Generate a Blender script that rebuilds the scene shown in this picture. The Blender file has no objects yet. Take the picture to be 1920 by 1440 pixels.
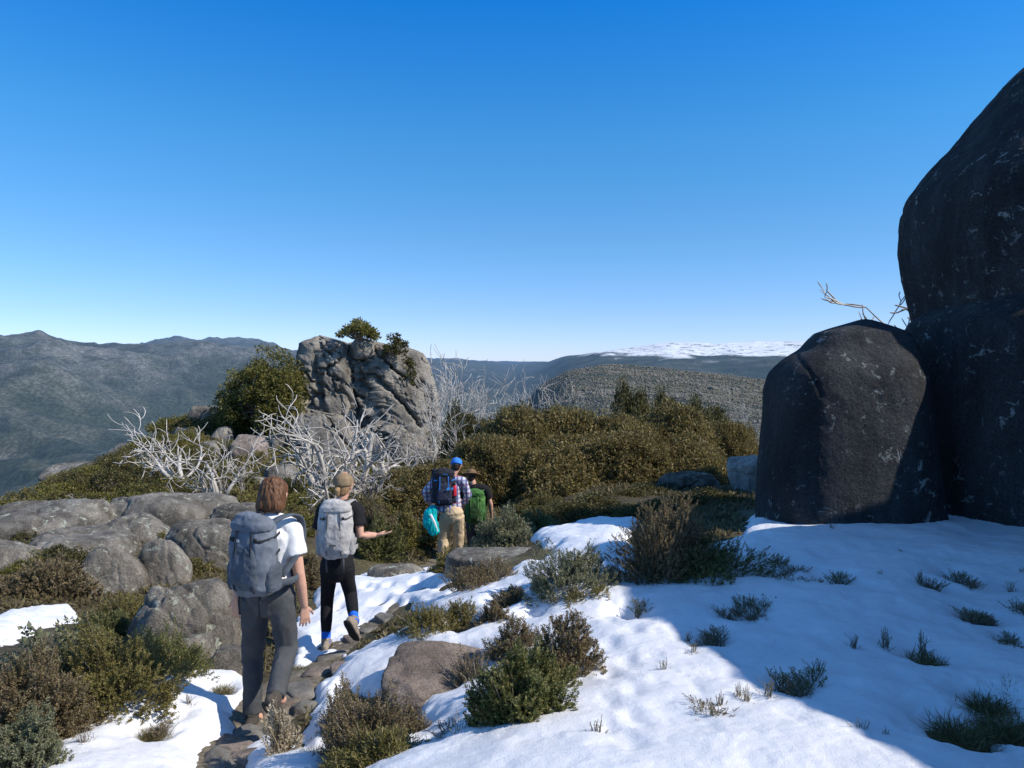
import bpy, bmesh, math, random
import numpy as np
from mathutils import Vector
C = bpy.context.scene.collection
F = 1400.0
PITCH = math.atan(45/1400)
cp, sp = math.cos(PITCH), math.sin(PITCH)
def P(px, py, Y):
    u=(px-960)/F; v=(720-py)/F
    d=np.array([u, cp+v*sp, -sp+v*cp]); return d*(Y/d[1])
def proj(x,y,z):
    dep=np.maximum(y*cp-z*sp,0.05); up=y*sp+z*cp
    return 960+F*x/dep, 720-F*up/dep
# ---------------------------------------------------------------- noise
_r=np.random.default_rng(7)
PT=_r.permutation(256); PT=np.concatenate([PT,PT,PT]); RV=_r.random(256)*2-1
def vn3(Q):
    Q=np.asarray(Q,float); I=np.floor(Q).astype(np.int64); f=Q-I; f=f*f*(3-2*f); I&=255
    def h(a,b,c): return RV[PT[(PT[(PT[(I[...,0]+a)&255]+I[...,1]+b)&255]+I[...,2]+c)&255]]
    x,y,z=f[...,0],f[...,1],f[...,2]
    def L(a,b,t): return a+(b-a)*t
    return L(L(L(h(0,0,0),h(1,0,0),x),L(h(0,1,0),h(1,1,0),x),y),L(L(h(0,0,1),h(1,0,1),x),L(h(0,1,1),h(1,1,1),x),y),z)
def fbm(Q,o=4,g=.5):
    Q=np.asarray(Q,float); s=0; a=1; t=0
    for i in range(o):
        s=s+a*vn3(Q*(2.03**i)+17.3*i); t+=a; a*=g
    return s/t
def fbm2(x,y,sc,o=4,g=.5,seed=0.):
    return fbm(np.stack([x/sc,y/sc,np.full_like(x,seed+.37)],-1),o,g)
def ridged(x,y,sc,o=4,seed=0.):
    s=0;a=1;t=0
    for i in range(o):
        n=vn3(np.stack([x/sc*2.03**i+9*i,y/sc*2.03**i,np.full_like(x,seed+.5)],-1)); s=s+a*(1-2*np.abs(n)); t+=a; a*=.5
    return s/t
def worley(Q):
    Q=np.asarray(Q,float); I=np.floor(Q).astype(np.int64); f1=np.full(Q.shape[:-1],9.); f2=f1.copy(); idr=np.zeros(Q.shape[:-1]); tl=np.zeros(Q.shape[:-1])
    def hh(I,k): return (RV[PT[(PT[(PT[(I[...,0])&255]+I[...,1])&255]+I[...,2]+k)&255]]+1)/2
    for a in (-1,0,1):
        for b in (-1,0,1):
            for c in (-1,0,1):
                J=I+np.array([a,b,c]); p=J+np.stack([hh(J,3),hh(J,57),hh(J,101)],-1); dv=Q-p; d=np.linalg.norm(dv,axis=-1)
                rn=np.stack([hh(J,211),hh(J,157),hh(J,33)],-1)*2-1
                nw=d<f1; f2=np.where(nw,f1,np.minimum(f2,d)); idr=np.where(nw,hh(J,201)*2-1,idr); tl=np.where(nw,(dv*rn).sum(-1),tl); f1=np.where(nw,d,f1)
    return f1,f2,idr,tl
# ---------------------------------------------------------------- mesh helpers
def link(name, me, mat, parent=None, smooth=True):
    o=bpy.data.objects.new(name, me); C.objects.link(o)
    if mat: me.materials.append(mat)
    if smooth: me.polygons.foreach_set('use_smooth', np.ones(len(me.polygons),bool))
    if parent: o.parent=parent
    return o
def mesh_np(V, Fc):
    me=bpy.data.meshes.new('m'); V=np.ascontiguousarray(V,np.float32); Fc=np.ascontiguousarray(Fc,np.int32)
    k=Fc.shape[1]; me.vertices.add(len(V)); me.vertices.foreach_set('co',V.ravel())
    me.loops.add(Fc.size); me.loops.foreach_set('vertex_index',Fc.ravel())
    me.polygons.add(len(Fc)); me.polygons.foreach_set('loop_start',np.arange(0,Fc.size,k,dtype=np.int32))
    me.update(calc_edges=True); me.validate(); return me
def grid_faces(r,c):
    i=np.arange(r-1)[:,None]*c+np.arange(c-1)[None,:]
    return np.stack([i,i+1,i+c+1,i+c],-1).reshape(-1,4)
def tag(o,label=None,cat=None,group=None,kind=None):
    if label:o['label']=label
    if cat:o['category']=cat
    if group:o['group']=group
    if kind:o['kind']=kind
    return o
def empty(name,loc=(0,0,0),rz=0):
    o=bpy.data.objects.new(name,None); C.objects.link(o); o.location=loc; o.rotation_euler=(0,0,rz); o.empty_display_size=.1; return o
def norm(a): return a/np.maximum(np.linalg.norm(a,axis=-1,keepdims=True),1e-9)
class MB:
    def __init__(s): s.v=[]; s.f=[]; s.n=0
    def add(s,V,Fl):
        s.v.append(np.asarray(V,float)); s.f+= [tuple(int(i)+s.n for i in f) for f in Fl]; s.n+=len(V)
    def mesh(s):
        me=bpy.data.meshes.new('m'); me.from_pydata([tuple(p) for p in np.concatenate(s.v)],[],s.f); me.update(); return me
def ring_tube(pts,rad,n=6,ref=None,cap='round',power=2.0):
    pts=np.asarray(pts,float); rad=np.asarray([(r,r) if np.isscalar(r) else r for r in rad],float)
    m=len(pts); T=np.gradient(pts,axis=0); T=norm(T)
    if ref is None:
        ref=np.array([1.,.13,.07]); 
        if abs(np.dot(ref,T[0]))>.8: ref=np.array([.1,1.,.05])
    ref=np.asarray(ref,float)
    if cap=='round':
        P2=[];R2=[];T2=[]
        r0=rad[0].min(); r1=rad[-1].min()
        for off,k in ((-.95,.25),(-.7,.7)): P2.append(pts[0]+T[0]*off*r0);R2.append(rad[0]*k);T2.append(T[0])
        for i in range(m): P2.append(pts[i]);R2.append(rad[i]);T2.append(T[i])
        for off,k in ((.7,.7),(.95,.25)): P2.append(pts[-1]+T[-1]*off*r1);R2.append(rad[-1]*k);T2.append(T[-1])
        pts=np.array(P2);rad=np.array(R2);T=np.array(T2);m=len(pts)
    a=np.linspace(0,2*math.pi,n,endpoint=False); ca=np.cos(a); sa=np.sin(a)
    e=2.0/power
    ca=np.sign(ca)*np.abs(ca)**e; sa=np.sign(sa)*np.abs(sa)**e
    V=[]
    for i in range(m):
        s=ref-T[i]*np.dot(ref,T[i]); s/=max(np.linalg.norm(s),1e-6); b=np.cross(T[i],s)
        V.append(pts[i]+np.outer(ca*rad[i,0],s)+np.outer(sa*rad[i,1],b))
    V=np.concatenate(V); Fl=[]
    for i in range(m-1):
        for j in range(n):
            k=(j+1)%n; Fl.append((i*n+j,i*n+k,(i+1)*n+k,(i+1)*n+j))
    Fl.append(tuple(range(n-1,-1,-1))); Fl.append(tuple((m-1)*n+j for j in range(n)))
    return V,Fl
def fast_tubes(polys,n=4):
    VV=[];FF=[];o=0
    a=np.linspace(0,2*math.pi,n,endpoint=False); ca=np.cos(a)[None,:,None]; sa=np.sin(a)[None,:,None]
    for pts,rad in polys:
        pts=np.asarray(pts,float); rad=np.asarray(rad,float); m=len(pts)
        T=norm(np.gradient(pts,axis=0)); ref=np.array([.9,.3,.1]) if abs(T[0,0])<.8 else np.array([.1,.9,.2])
        s=norm(ref-T*(T@ref)[:,None]); b=np.cross(T,s)
        V=pts[:,None,:]+(s[:,None,:]*ca+b[:,None,:]*sa)*rad[:,None,None]
        VV.append(V.reshape(-1,3))
        i=(np.arange(m-1)[:,None]*n); j=np.arange(n)[None,:]; k=(j+1)%n
        FF.append(np.stack([i+j,i+k,i+n+k,i+n+j],-1).reshape(-1,4)+o); o+=m*n
    return mesh_np(np.concatenate(VV),np.concatenate(FF))
# ---------------------------------------------------------------- materials
class NT:
    def __init__(s,name):
        s.m=bpy.data.materials.new(name); s.m.use_nodes=True; s.t=s.m.node_tree; s.t.nodes.clear()
        s.out=s.n('ShaderNodeOutputMaterial'); s.b=s.n('ShaderNodeBsdfPrincipled'); s.l(s.b.outputs[0],s.out.inputs[0])
        s.b.inputs['Roughness'].default_value=.8; s.b.inputs['Specular IOR Level'].default_value=.25
    def n(s,t,**k):
        x=s.t.nodes.new(t)
        for a,b in k.items(): setattr(x,a,b)
        return x
    def l(s,a,b): s.t.links.new(a,b)
    def pos(s,obj=False):
        return s.n('ShaderNodeTexCoord').outputs['Object'] if obj else s.n('ShaderNodeNewGeometry').outputs['Position']
    def mapv(s,v,sc):
        x=s.n('ShaderNodeVectorMath',operation='MULTIPLY'); s.l(v,x.inputs[0]); x.inputs[1].default_value=sc if hasattr(sc,'__len__') else (sc,)*3; return x.outputs[0]
    def noise(s,v,sc,det=4,rough=.55,dist=0):
        x=s.n('ShaderNodeTexNoise'); s.l(v,x.inputs['Vector']); x.inputs['Scale'].default_value=sc; x.inputs['Detail'].default_value=det; x.inputs['Roughness'].default_value=rough; x.inputs['Distortion'].default_value=dist; return x.outputs['Fac']
    def voro(s,v,sc,out='Distance',feature='F1'):
        x=s.n('ShaderNodeTexVoronoi',feature=feature); s.l(v,x.inputs['Vector']); x.inputs['Scale'].default_value=sc; return x.outputs[out]
    def ramp(s,f,stops,interp='LINEAR'):
        x=s.n('ShaderNodeValToRGB'); r=x.color_ramp; r.interpolation=interp
        while len(r.elements)<len(stops): r.elements.new(.5)
        for e,(p,c) in zip(r.elements,stops):
            e.position=p; e.color=(c,c,c,1) if np.isscalar(c) else (*c,1)
        s.l(f,x.inputs[0]); return x.outputs[0]
    def mix(s,f,a,b,blend='MIX'):
        x=s.n('ShaderNodeMix',data_type='RGBA',blend_type=blend)
        for i,v in ((0,f),(6,a),(7,b)):
            if hasattr(v,'links'): s.l(v,x.inputs[i])
            elif np.isscalar(v): x.inputs[i].default_value=v if i==0 else (v,v,v,1)
            else: x.inputs[i].default_value=(*v,1)
        return x.outputs[2]
    def math(s,op,a,b=0.,clamp=False):
        x=s.n('ShaderNodeMath',operation=op,use_clamp=clamp)
        for i,v in ((0,a),(1,b)):
            if hasattr(v,'links'): s.l(v,x.inputs[i])
            else: x.inputs[i].default_value=v
        return x.outputs[0]
    def col(s,c):
        if hasattr(c,'links'): s.l(c,s.b.inputs['Base Color'])
        else: s.b.inputs['Base Color'].default_value=(*c,1)
    def bump(s,h,st=.3,dist=.01,prev=None):
        x=s.n('ShaderNodeBump'); s.l(h,x.inputs['Height']); x.inputs['Strength'].default_value=st; x.inputs['Distance'].default_value=dist
        if prev: s.l(prev,x.inputs['Normal'])
        s.l(x.outputs[0],s.b.inputs['Normal']); return x.outputs[0]
def m_granite(name,c1,c2,c3,lichen,lth=.62,big=1.,bd=.012,dark=.5,lz=9.,fleck=.7):
    t=NT(name); p=t.pos()
    a=t.ramp(t.noise(p,1.3*big,6,.6),[(.3,c1),(.5,c2),(.7,c3)])
    sp_=t.ramp(t.noise(p,55*big,3,.7),[(.35,.55),(.5,1.),(.68,1.25)])
    a=t.mix(1.,a,sp_,'MULTIPLY')
    st=t.ramp(t.noise(t.mapv(p,(3*big,3*big,.7*big)),1.2,5,.65),[(.42,dark),(.56,1.)])
    a=t.mix(.8,a,st,'MULTIPLY')
    ln=t.math('MULTIPLY',t.ramp(t.noise(p,lz*big,7,.72,.6),[(lth,0.),(lth+.05,.9)]),t.ramp(t.noise(p,1.6*big,3),[(.4,0.),(.55,1.)]))
    a=t.mix(ln,a,lichen)
    vs=t.ramp(t.voro(p,24*big),[(.06,1.),(.12,0.)]); vm=t.math('MULTIPLY',vs,t.ramp(t.noise(p,3.3*big,4,.6),[(.52,0.),(.6,fleck)])); a=t.mix(vm,a,lichen)
    t.col(a)
    b=t.bump(t.noise(p,4*big,8,.7),.9,bd*6); t.bump(t.noise(p,40*big,5,.75),.8,bd,b)
    t.b.inputs['Roughness'].default_value=.9; return t.m
def m_leaf(name,stops,pscale=2.,tr=.32,rough=.55):
    t=NT(name); g=t.n('ShaderNodeNewGeometry')
    f=t.math('ADD',t.math('MULTIPLY',g.outputs['Random Per Island'],.6),t.math('MULTIPLY',t.noise(g.outputs['Position'],pscale,3),.5))
    c=t.ramp(f,stops); t.col(c); t.b.inputs['Roughness'].default_value=rough; t.b.inputs['Specular IOR Level'].default_value=.3
    tl=t.n('ShaderNodeBsdfTranslucent'); t.l(c,tl.inputs[0]); mx=t.n('ShaderNodeMixShader'); mx.inputs[0].default_value=tr
    t.l(t.b.outputs[0],mx.inputs[1]); t.l(tl.outputs[0],mx.inputs[2]); t.l(mx.outputs[0],t.out.inputs[0]); return t.m
def m_plain(name,c,var=.25,sc=20,rough=.85,bump=.2,bs=300,obj=True,metal=0.):
    t=NT(name); p=t.pos(obj)
    a=t.ramp(t.noise(p,sc,4),[(.3,tuple(x*(1-var) for x in c)),(.7,tuple(min(x*(1+var),1) for x in c))]); t.col(a)
    if bump: t.bump(t.noise(p,bs,3),bump,.002)
    t.b.inputs['Roughness'].default_value=rough; t.b.inputs['Metallic'].default_value=metal; return t.m
M={}
M['granite']=m_granite('granite',(.13,.115,.095),(.235,.21,.175),(.34,.305,.255),(.44,.46,.37),.56,1.2,.014,.45)
M['tor']=m_granite('tor_granite',(.20,.175,.14),(.31,.275,.225),(.41,.365,.30),(.42,.43,.34),.62,.45,.03,.5)
M['dark']=m_granite('shaded_granite',(.025,.027,.029),(.040,.042,.044),(.060,.062,.063),(.28,.30,.28),.585,.75,.014,.5,11.,.3)  # boulder shade and bluish sky tint painted into a darker granite colour
M['pink']=m_granite('brown_granite',(.20,.16,.13),(.30,.24,.195),(.37,.30,.25),(.40,.38,.34),.66,1.6,.012,.6)
M['pale']=m_granite('pale_granite',(.3,.28,.25),(.42,.40,.36),(.5,.48,.44),(.6,.6,.55),.62)
def m_ground():
    t=NT('heath_soil'); p=t.pos()
    a=t.ramp(t.noise(p,1.1,6,.65),[(.3,(.065,.05,.03)),(.45,(.11,.088,.048)),(.58,(.15,.13,.062)),(.72,(.24,.20,.13))])
    b=t.ramp(t.noise(p,14,6,.7),[(.3,.4),(.7,1.5)]); a=t.mix(1.,a,b,'MULTIPLY'); t.col(a)
    t.bump(t.noise(p,18,8,.75),1.,.06); return t.m
M['ground']=m_ground()
def m_snow():
    t=NT('snow'); p=t.pos()
    t.col(t.ramp(t.noise(p,2.2,5),[(.3,(.80,.81,.84)),(.6,(.88,.88,.90))])); t.b.inputs['Roughness'].default_value=.5
    b=t.bump(t.noise(p,16,6,.6),.34,.03); t.bump(t.noise(p,140,5,.75),.8,.008,b)
    return t.m
M['snow']=m_snow()
M['stone']=m_granite('path_stone_rock',(.17,.155,.13),(.25,.23,.20),(.33,.30,.26),(.38,.37,.32),.66,3.,.007,.7)
M['path']=m_plain('path_gravel',(.17,.14,.10),.5,25,.95,.8,90,False)
M['dead']=m_plain('bleached_wood',(.50,.46,.405),.4,4,.8,.4,60,False)
M['deadgrey']=m_plain('weathered_wood',(.34,.305,.265),.35,4,.8,.4,60,False)
M['bark']=m_plain('bark',(.22,.185,.14),.4,10,.9,.4,60,False)
M['gum']=m_leaf('olive_brown_gum_leaves',[(.2,(.065,.056,.020)),(.42,(.16,.128,.042)),(.6,(.245,.19,.066)),(.85,(.34,.27,.12))],1.0,.36)
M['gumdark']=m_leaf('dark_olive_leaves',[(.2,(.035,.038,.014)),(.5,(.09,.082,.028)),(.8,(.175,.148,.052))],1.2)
M['tree']=m_leaf('evergreen_leaves',[(.2,(.055,.06,.014)),(.5,(.14,.13,.03)),(.8,(.25,.215,.055))],1.0)
M['heathg']=m_leaf('green_heath_leaves',[(.2,(.05,.066,.022)),(.5,(.125,.14,.042)),(.7,(.21,.20,.066)),(.9,(.34,.28,.13))],6)
M['heathb']=m_leaf('brown_heath_leaves',[(.2,(.08,.055,.032)),(.5,(.19,.14,.075)),(.7,(.25,.20,.09)),(.9,(.38,.29,.18))],6)
M['heathy']=m_leaf('yellow_green_heath_leaves',[(.2,(.08,.078,.024)),(.5,(.18,.155,.046)),(.8,(.29,.235,.08))],3)
M['litter']=m_leaf('heath_litter',[(.2,(.07,.058,.03)),(.5,(.15,.125,.058)),(.8,(.25,.20,.11))],1.)
M['greygreen']=m_leaf('grey_green_leaves',[(.2,(.08,.09,.05)),(.5,(.18,.19,.10)),(.8,(.32,.30,.18))],6)
M['straw']=m_leaf('dry_straw',[(.2,(.3,.23,.14)),(.8,(.58,.50,.36))],6)
M['grass']=m_leaf('tussock_grass_blades',[(.2,(.07,.055,.02)),(.5,(.15,.125,.045)),(.8,(.27,.22,.10))],6)
M['skin']=m_plain('skin',(.60,.34,.24),.1,15,.55,.1,200)
# ---------------------------------------------------------------- near ground height
G=[]
def g(px,py,Y): G.append(P(px,py,Y))
for a in [(1200,1440,3.1),(1750,1440,3.1),(1900,1400,3.3),(720,1440,3.65),(430,1420,4.55),(100,1440,4.05),(0,1400,4.2),(0,1300,4.8),(300,1330,4.95),
 (478,1368,5.0),(600,1240,6.7),(720,1175,7.4),(620,1222,7.0),(780,1085,10),(835,1058,11.9),(900,1068,12.9),(830,1290,5.05),(800,1190,6.0),(1000,1180,5.6),(1100,1250,4.65),
 (960,1330,4.1),(1200,1100,6.2),(1400,1040,6.9),(1700,1000,7.4),(1900,1040,6.75),(1550,1200,4.8),(1000,1030,8.2),(880,1085,7.6),(1080,985,10),(1150,985,9.8),(1100,930,14),(1300,925,14),(1400,905,16),
 (950,930,17),(700,960,14),(650,930,20),(300,1150,7.6),(100,1150,7.3),(0,1110,7.8),(300,1010,11),(400,970,13.5),(100,985,13),(30,948,16.5),(110,905,21),(200,862,28),(370,780,38),(470,800,37),(330,900,22),(450,880,26),
 (600,880,33),(800,870,34),(550,960,15),(600,1060,10.5),(420,1100,8.6),(200,1250,5.6),(60,1220,5.6)]: g(*a)
G+= [np.array(a,float) for a in [(4.5,2.5,-1.75),(8,3,-1.75),(11,8,-1.8),(11,15,-2.5),(15,25,-4),(30,40,-7),(4,22,-3.4),(10,30,-4.3),(-1,30,-4.3),(0,-2,-1.6),(-5,-2,-2.2),(6,-2,-1.6),(1,1.2,-1.62),(-2,1.5,-1.8),
 (-9,3,-3),(-10,9,-3.4),(-14,14,-6),(-14.5,20,-8),(-20,28,-10),(-22,38,-10),(-17,48,-8),(-8,48,-6),(0,46,-6.5),(14,48,-7),(-10,60,-15),(5,60,-12),(25,60,-12),(-30,20,-16),(-34,40,-18),(-45,60,-24),(50,60,-14),(45,35,-9),(35,20,-5),(-30,5,-10)]]
G=np.array(G)
def tps(r): return np.where(r>1e-9, r*r*np.log(np.maximum(r,1e-9)),0)
n=len(G); K=tps(np.linalg.norm(G[:,None,:2]-G[None,:,:2],axis=2))+np.eye(n)*.02
A=np.zeros((n+3,n+3)); A[:n,:n]=K; A[:n,n]=1; A[:n,n+1:]=G[:,:2]; A[n:,:n]=A[:n,n:].T
W=np.linalg.solve(A,np.concatenate([G[:,2],[0,0,0]]))
def H(x,y):
    x=np.asarray(x,float); y=np.asarray(y,float); s=W[n]+W[n+1]*x+W[n+2]*y
    for i in range(n): s=s+W[i]*tps(np.hypot(x-G[i,0],y-G[i,1]))
    return s-np.maximum(y-50,0)**2*.08
def Hn(x,y):
    x=np.asarray(x,float); y=np.asarray(y,float)
    return H(x,y)+.05*fbm2(x,y,.6,4)+np.clip((y-14)/20,0,1)*.30*fbm2(x,y,3.,4,.5,4.)
def ground_at(px,py,Y0=None):
    ys=np.exp(np.linspace(math.log(2.2),math.log(48),900)); d=P(px,py,1.); z=H(d[0]*ys,ys); k=np.argmax(d[2]*ys<z)
    if k==0: return d*38
    return d*ys[k]
def ngrid(w0,w1,rows,cols,umax):
    w=np.exp(np.linspace(math.log(w0),math.log(w1),rows)); u=np.linspace(-umax,umax,cols)
    X=(w[:,None]*u[None,:]); Y=np.repeat((w-3)[:,None],cols,1); return X,Y
X,Y=ngrid(1.2,63,560,560,1.15)
Z=Hn(X,Y)
gr=link('ground',mesh_np(np.stack([X,Y,Z],-1).reshape(-1,3),grid_faces(*X.shape)),M['ground']); tag(gr,kind='structure')
# ---------------------------------------------------------------- snow sheet
def sdf(poly,x,y):
    poly=np.array(poly,float); d=np.full(x.shape,1e9); ins=np.zeros(x.shape,bool)
    for i in range(len(poly)):
        a=poly[i];b=poly[(i+1)%len(poly)]; e=b-a; t=np.clip(((x-a[0])*e[0]+(y-a[1])*e[1])/(e@e),0,1)
        d=np.minimum(d,np.hypot(x-a[0]-t*e[0],y-a[1]-t*e[1]))
        c=((a[1]>y)!=(b[1]>y))&(x<(b[0]-a[0])*(y-a[1])/(b[1]-a[1]+1e-12)+a[0]); ins^=c
    return np.where(ins,d,-d)
SN=[[(560,1900),(655,1450),(720,1392),(800,1378),(770,1330),(700,1310),(632,1275),(650,1235),(700,1208),(790,1165),(765,1120),(850,1108),(930,1095),(975,1062),(1040,1035),(985,1012),(980,985),(1080,985),(1110,970),(1200,973),(1180,1010),(1200,1065),(1380,1010),(1420,960),(1700,930),(1760,960),(2500,970),(2900,1200),(3400,1900)],
 [(552,1262),(540,1190),(580,1130),(600,1095),(690,1076),(815,1068),(840,1090),(790,1115),(730,1155),(668,1195),(650,1212),(600,1232)],
 [(20,1480),(120,1385),(190,1335),(270,1285),(350,1250),(455,1262),(462,1320),(440,1370),(400,1402),(350,1440),(330,1520),(0,1600)],
 [(455,1500),(470,1420),(500,1395),(560,1400),(585,1360),(600,1290),(632,1285),(640,1360),(620,1420),(600,1500)],
 [(-60,1200),(-20,1160),(60,1142),(130,1140),(140,1158),(60,1182),(30,1200),(-40,1225)]]
X,Y=ngrid(2.4,14.5,900,900,.95)
Zb=H(X,Y); qx,qy=proj(X,Y,Zb)
sd=np.full(X.shape,-1e9)
for p_ in SN: sd=np.maximum(sd,sdf(p_,qx,qy))
sdm=sd*np.maximum(Y,2)/1400*1.0
sdm=np.clip(sdm,-1,2)
sdm=sdm+.15*fbm2(X,Y,.40,5,.6,3.)-.015
for (px,py,r) in [(835,1285,.20),(870,1180,.10),(950,1140,.10),(900,1090,.12),(1180,1170,.05),(1330,1220,.05),(1480,1310,.04),(1560,1105,.05),(1790,1100,.06),(1830,1175,.08),(1735,1255,.08),(1890,1215,.05),(1850,1340,.08),(1800,1400,.14),(1890,1392,.14),(1450,1085,.06),(285,1392,.06),(415,1305,.06),(1385,1172,.05),(1760,1120,.05),(1000,1160,.06)]:
    q=ground_at(px,py); dd=np.hypot(X-q[0],(Y-q[1])*.8)-r; sdm=np.minimum(sdm,dd+.06*fbm2(X,Y,.12,3))
t=np.where(sdm>0,.105*(1-np.exp(-np.maximum(sdm,0)/.09)),sdm*1.3)
t=t+np.where(sdm>0,1,0)*np.clip(sdm/.2,0,1)*(.06*fbm2(X,Y,.9,3,.5,8.)+.024*fbm2(X,Y,.22,4,.6,2.))
rng=np.random.default_rng(3)
foot=[]
for i in range(11):
    px=1165+20*(-1)**i+rng.uniform(-6,6); foot.append((px,1160+i*28,.055,.12,.028))
for i in range(26): foot.append((680+rng.uniform(-120,120),1115+rng.uniform(-30,45),.06,.12,.05))
for i in range(36): foot.append((rng.uniform(980,1900),rng.uniform(1060,1430),rng.uniform(.03,.12),rng.uniform(.03,.12),rng.uniform(.004,.016)))
for i in range(14): foot.append((rng.uniform(150,440),rng.uniform(1290,1420),.06,.07,.02))
for (px,py,a,b,dp) in foot:
    q=ground_at(px,py); m_=(np.abs(X-q[0])<.5)&(np.abs(Y-q[1])<.5)
    t[m_]-=dp*np.exp(-(((X[m_]-q[0])/a)**2+((Y[m_]-q[1])/b)**2))
Zs=Zb+.015+t
fc=grid_faces(*X.shape); keep=(t.ravel()[fc].max(1)>-.04); fc=fc[keep]
us,inv=np.unique(fc,return_inverse=True); V=np.stack([X,Y,Zs],-1).reshape(-1,3)[us]
so=link('snow',mesh_np(V,inv.reshape(-1,4)),M['snow']); tag(so,kind='structure')
def snow_mask(x,y):
    z=H(x,y); qx,qy=proj(x,y,z); s=np.full(np.shape(x),-1e9)
    for p_ in SN: s=np.maximum(s,sdf(p_,qx,qy))
    return s*np.maximum(y,2)/1400
# ---------------------------------------------------------------- path
pp=np.array([(395,1500),(440,1400),(480,1350),(540,1290),(600,1238),(660,1190),(740,1130),(800,1080),(835,1058),(880,1050)],float)
pw=np.array([ground_at(a,b) for a,b in pp]); tt=np.linspace(0,len(pw)-1,160)
cx=np.interp(tt,range(len(pw)),pw[:,0]); cy=np.interp(tt,range(len(pw)),pw[:,1])
wv=.30+.08*fbm2(tt,tt*0,2.,3); s_=np.linspace(-1,1,15)
T=norm(np.stack([np.gradient(cx),np.gradient(cy)],-1)); PX=cx[:,None]+T[:,1][:,None]*s_*wv[:,None]; PY=cy[:,None]-T[:,0][:,None]*s_*wv[:,None]
PZ=Hn(PX,PY)+.012-.03*np.abs(s_)[None,:]**4
po=link('path',mesh_np(np.stack([PX,PY,PZ],-1).reshape(-1,3),grid_faces(160,15)),M['path']); tag(po,kind='structure')
# ---------------------------------------------------------------- far terrain
cols=np.array([-1500,0,75,150,300,450,550,650,750,860,960,1010,1060,1130,1250,1350,1450,1600,1900,3400],float)
rr=np.array([45,150,400,800,1300,2000,3000,4200,6000,8000,12000,16000,40000],float)
left=lambda sky,mid=-190,far=-250:[-14,-60,-140,-220,-290,-350,-335,mid,sky,sky-250,far,-50,-100]
tab={-1500:left(190),0:left(130,-90),75:left(150,-110),150:left(120,-190),300:left(95,-280,260),450:left(70,-310,230),550:[-14,-60,-140,-220,-290,-340,-350,-300,40,-160,150,-60,-100],
650:[-14,-60,-140,-220,-290,-340,-350,-280,-60,-150,20,60,-100],750:[-14,-60,-140,-200,-290,-340,-350,-300,-140,-250,-60,30,-100],860:[-12,-50,-110,-180,-270,-330,-350,-320,-220,-300,-100,-30,-100],
960:[-12,-35,-75,-90,-120,-200,-300,-350,-250,-250,-180,-160,-100],1010:[-11,-25,-50,-50,-42,-150,-250,-250,-200,-150,-100,-60,-100],1060:[-11,-20,-38,-28,-18,-120,-200,-200,-60,20,60,-60,-100],1130:[-11,-18,-32,-22,-8,-100,-200,-150,20,85,40,-60,-100],
1250:[-11,-18,-32,-26,-15,-90,-180,-120,50,145,60,-60,-100],1350:[-11,-18,-32,-30,-25,-80,-180,-120,40,150,60,-60,-100],1450:[-11,-18,-32,-36,-38,-80,-160,-100,60,175,60,-60,-100],1600:[-11,-18,-32,-30,-28,-80,-160,-100,60,150,60,-60,-100],
1900:[-11,-18,-32,-30,-28,-80,-160,-100,60,150,60,-60,-100],3400:[-11,-18,-32,-30,-28,-80,-160,-100,60,150,60,-60,-100]}
TB=np.array([tab[int(c)] for c in cols],float)
us=np.linspace(-1.7,1.7,1300); ys=np.exp(np.linspace(math.log(45),math.log(40000),580)); NU=1300; NY=580
ly=np.log(ys); A1=np.array([np.interp(ly,np.log(rr),TB[i]) for i in range(len(cols))])
uc=(cols-960)/F; Zf=np.array([np.interp(us,uc,A1[:,j]) for j in range(len(ys))])
X=ys[:,None]*us[None,:]; Y=np.repeat(ys[:,None],len(us),1)
for _ in range(6):
    Zf[1:-1]=(Zf[:-2]+2*Zf[1:-1]+Zf[2:])/4
for _ in range(8):
    Zf[:,1:-1]=(Zf[:,:-2]+2*Zf[:,1:-1]+Zf[:,2:])/4
leftm=np.clip((.05-us[None,:])/.25,0,1); rightm=np.clip((us[None,:]-.06)/.06,0,1)
sky_damp=1-.75*np.exp(-((Y-6300)/700)**2)*leftm
amp=np.minimum(.11*Y,430)*(.08+.92*leftm)*sky_damp
wx=X+500*fbm2(X,Y,1800,3,.5,31.); wy=Y+500*fbm2(X,Y,1800,3,.5,37.)
rdg=ridged(wx*.85+wy*.3,wy*.8-wx*.25,1700,6,2.)
Zf=Zf+amp*(rdg-.45)*np.clip((Y-300)/1500,0.,1)
Zf=Zf+np.minimum(.007*Y,22)*fbm2(X,Y,240,4,.55,5.)*np.clip(Y/500,0,1)
Zf=Zf+rightm*np.clip((Y-5000)/1500,0,1)*45*ridged(X,Y,900,5,12.)
Zf=Zf+np.clip((3000-Y)/2500,0,1)*np.clip((Y-60)/100,0,1)*2.0*fbm2(X,Y,16,2,.5,6.)
Zf=Zf+38*np.exp(-((X/np.maximum(Y,1)-(75-960)/F)/.010)**2)*np.exp(-((Y-6000)/350)**2)
me=mesh_np(np.stack([X,Y,Zf],-1).reshape(-1,3),grid_faces(*X.shape))
sn=np.clip((Y-5000)/600,0,1)*np.clip((12500-Y)/600,0,1)*np.clip((us[None,:]-.085)/.03,0,1)*np.clip((Zf-20+110*fbm2(X,Y,420,5,.65,9.))/22,0,1)
at=me.attributes.new('snowfac','FLOAT','POINT'); at.data.foreach_set('value',sn.ravel().astype(np.float32))
at=me.attributes.new('ridgefac','FLOAT','POINT'); at.data.foreach_set('value',(np.clip((rdg-.45)/.35,0,1)*np.clip((Y-2200)/2500,0,1)*leftm).ravel().astype(np.float32))
t=NT('forested_hills'); p=t.pos()
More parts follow.
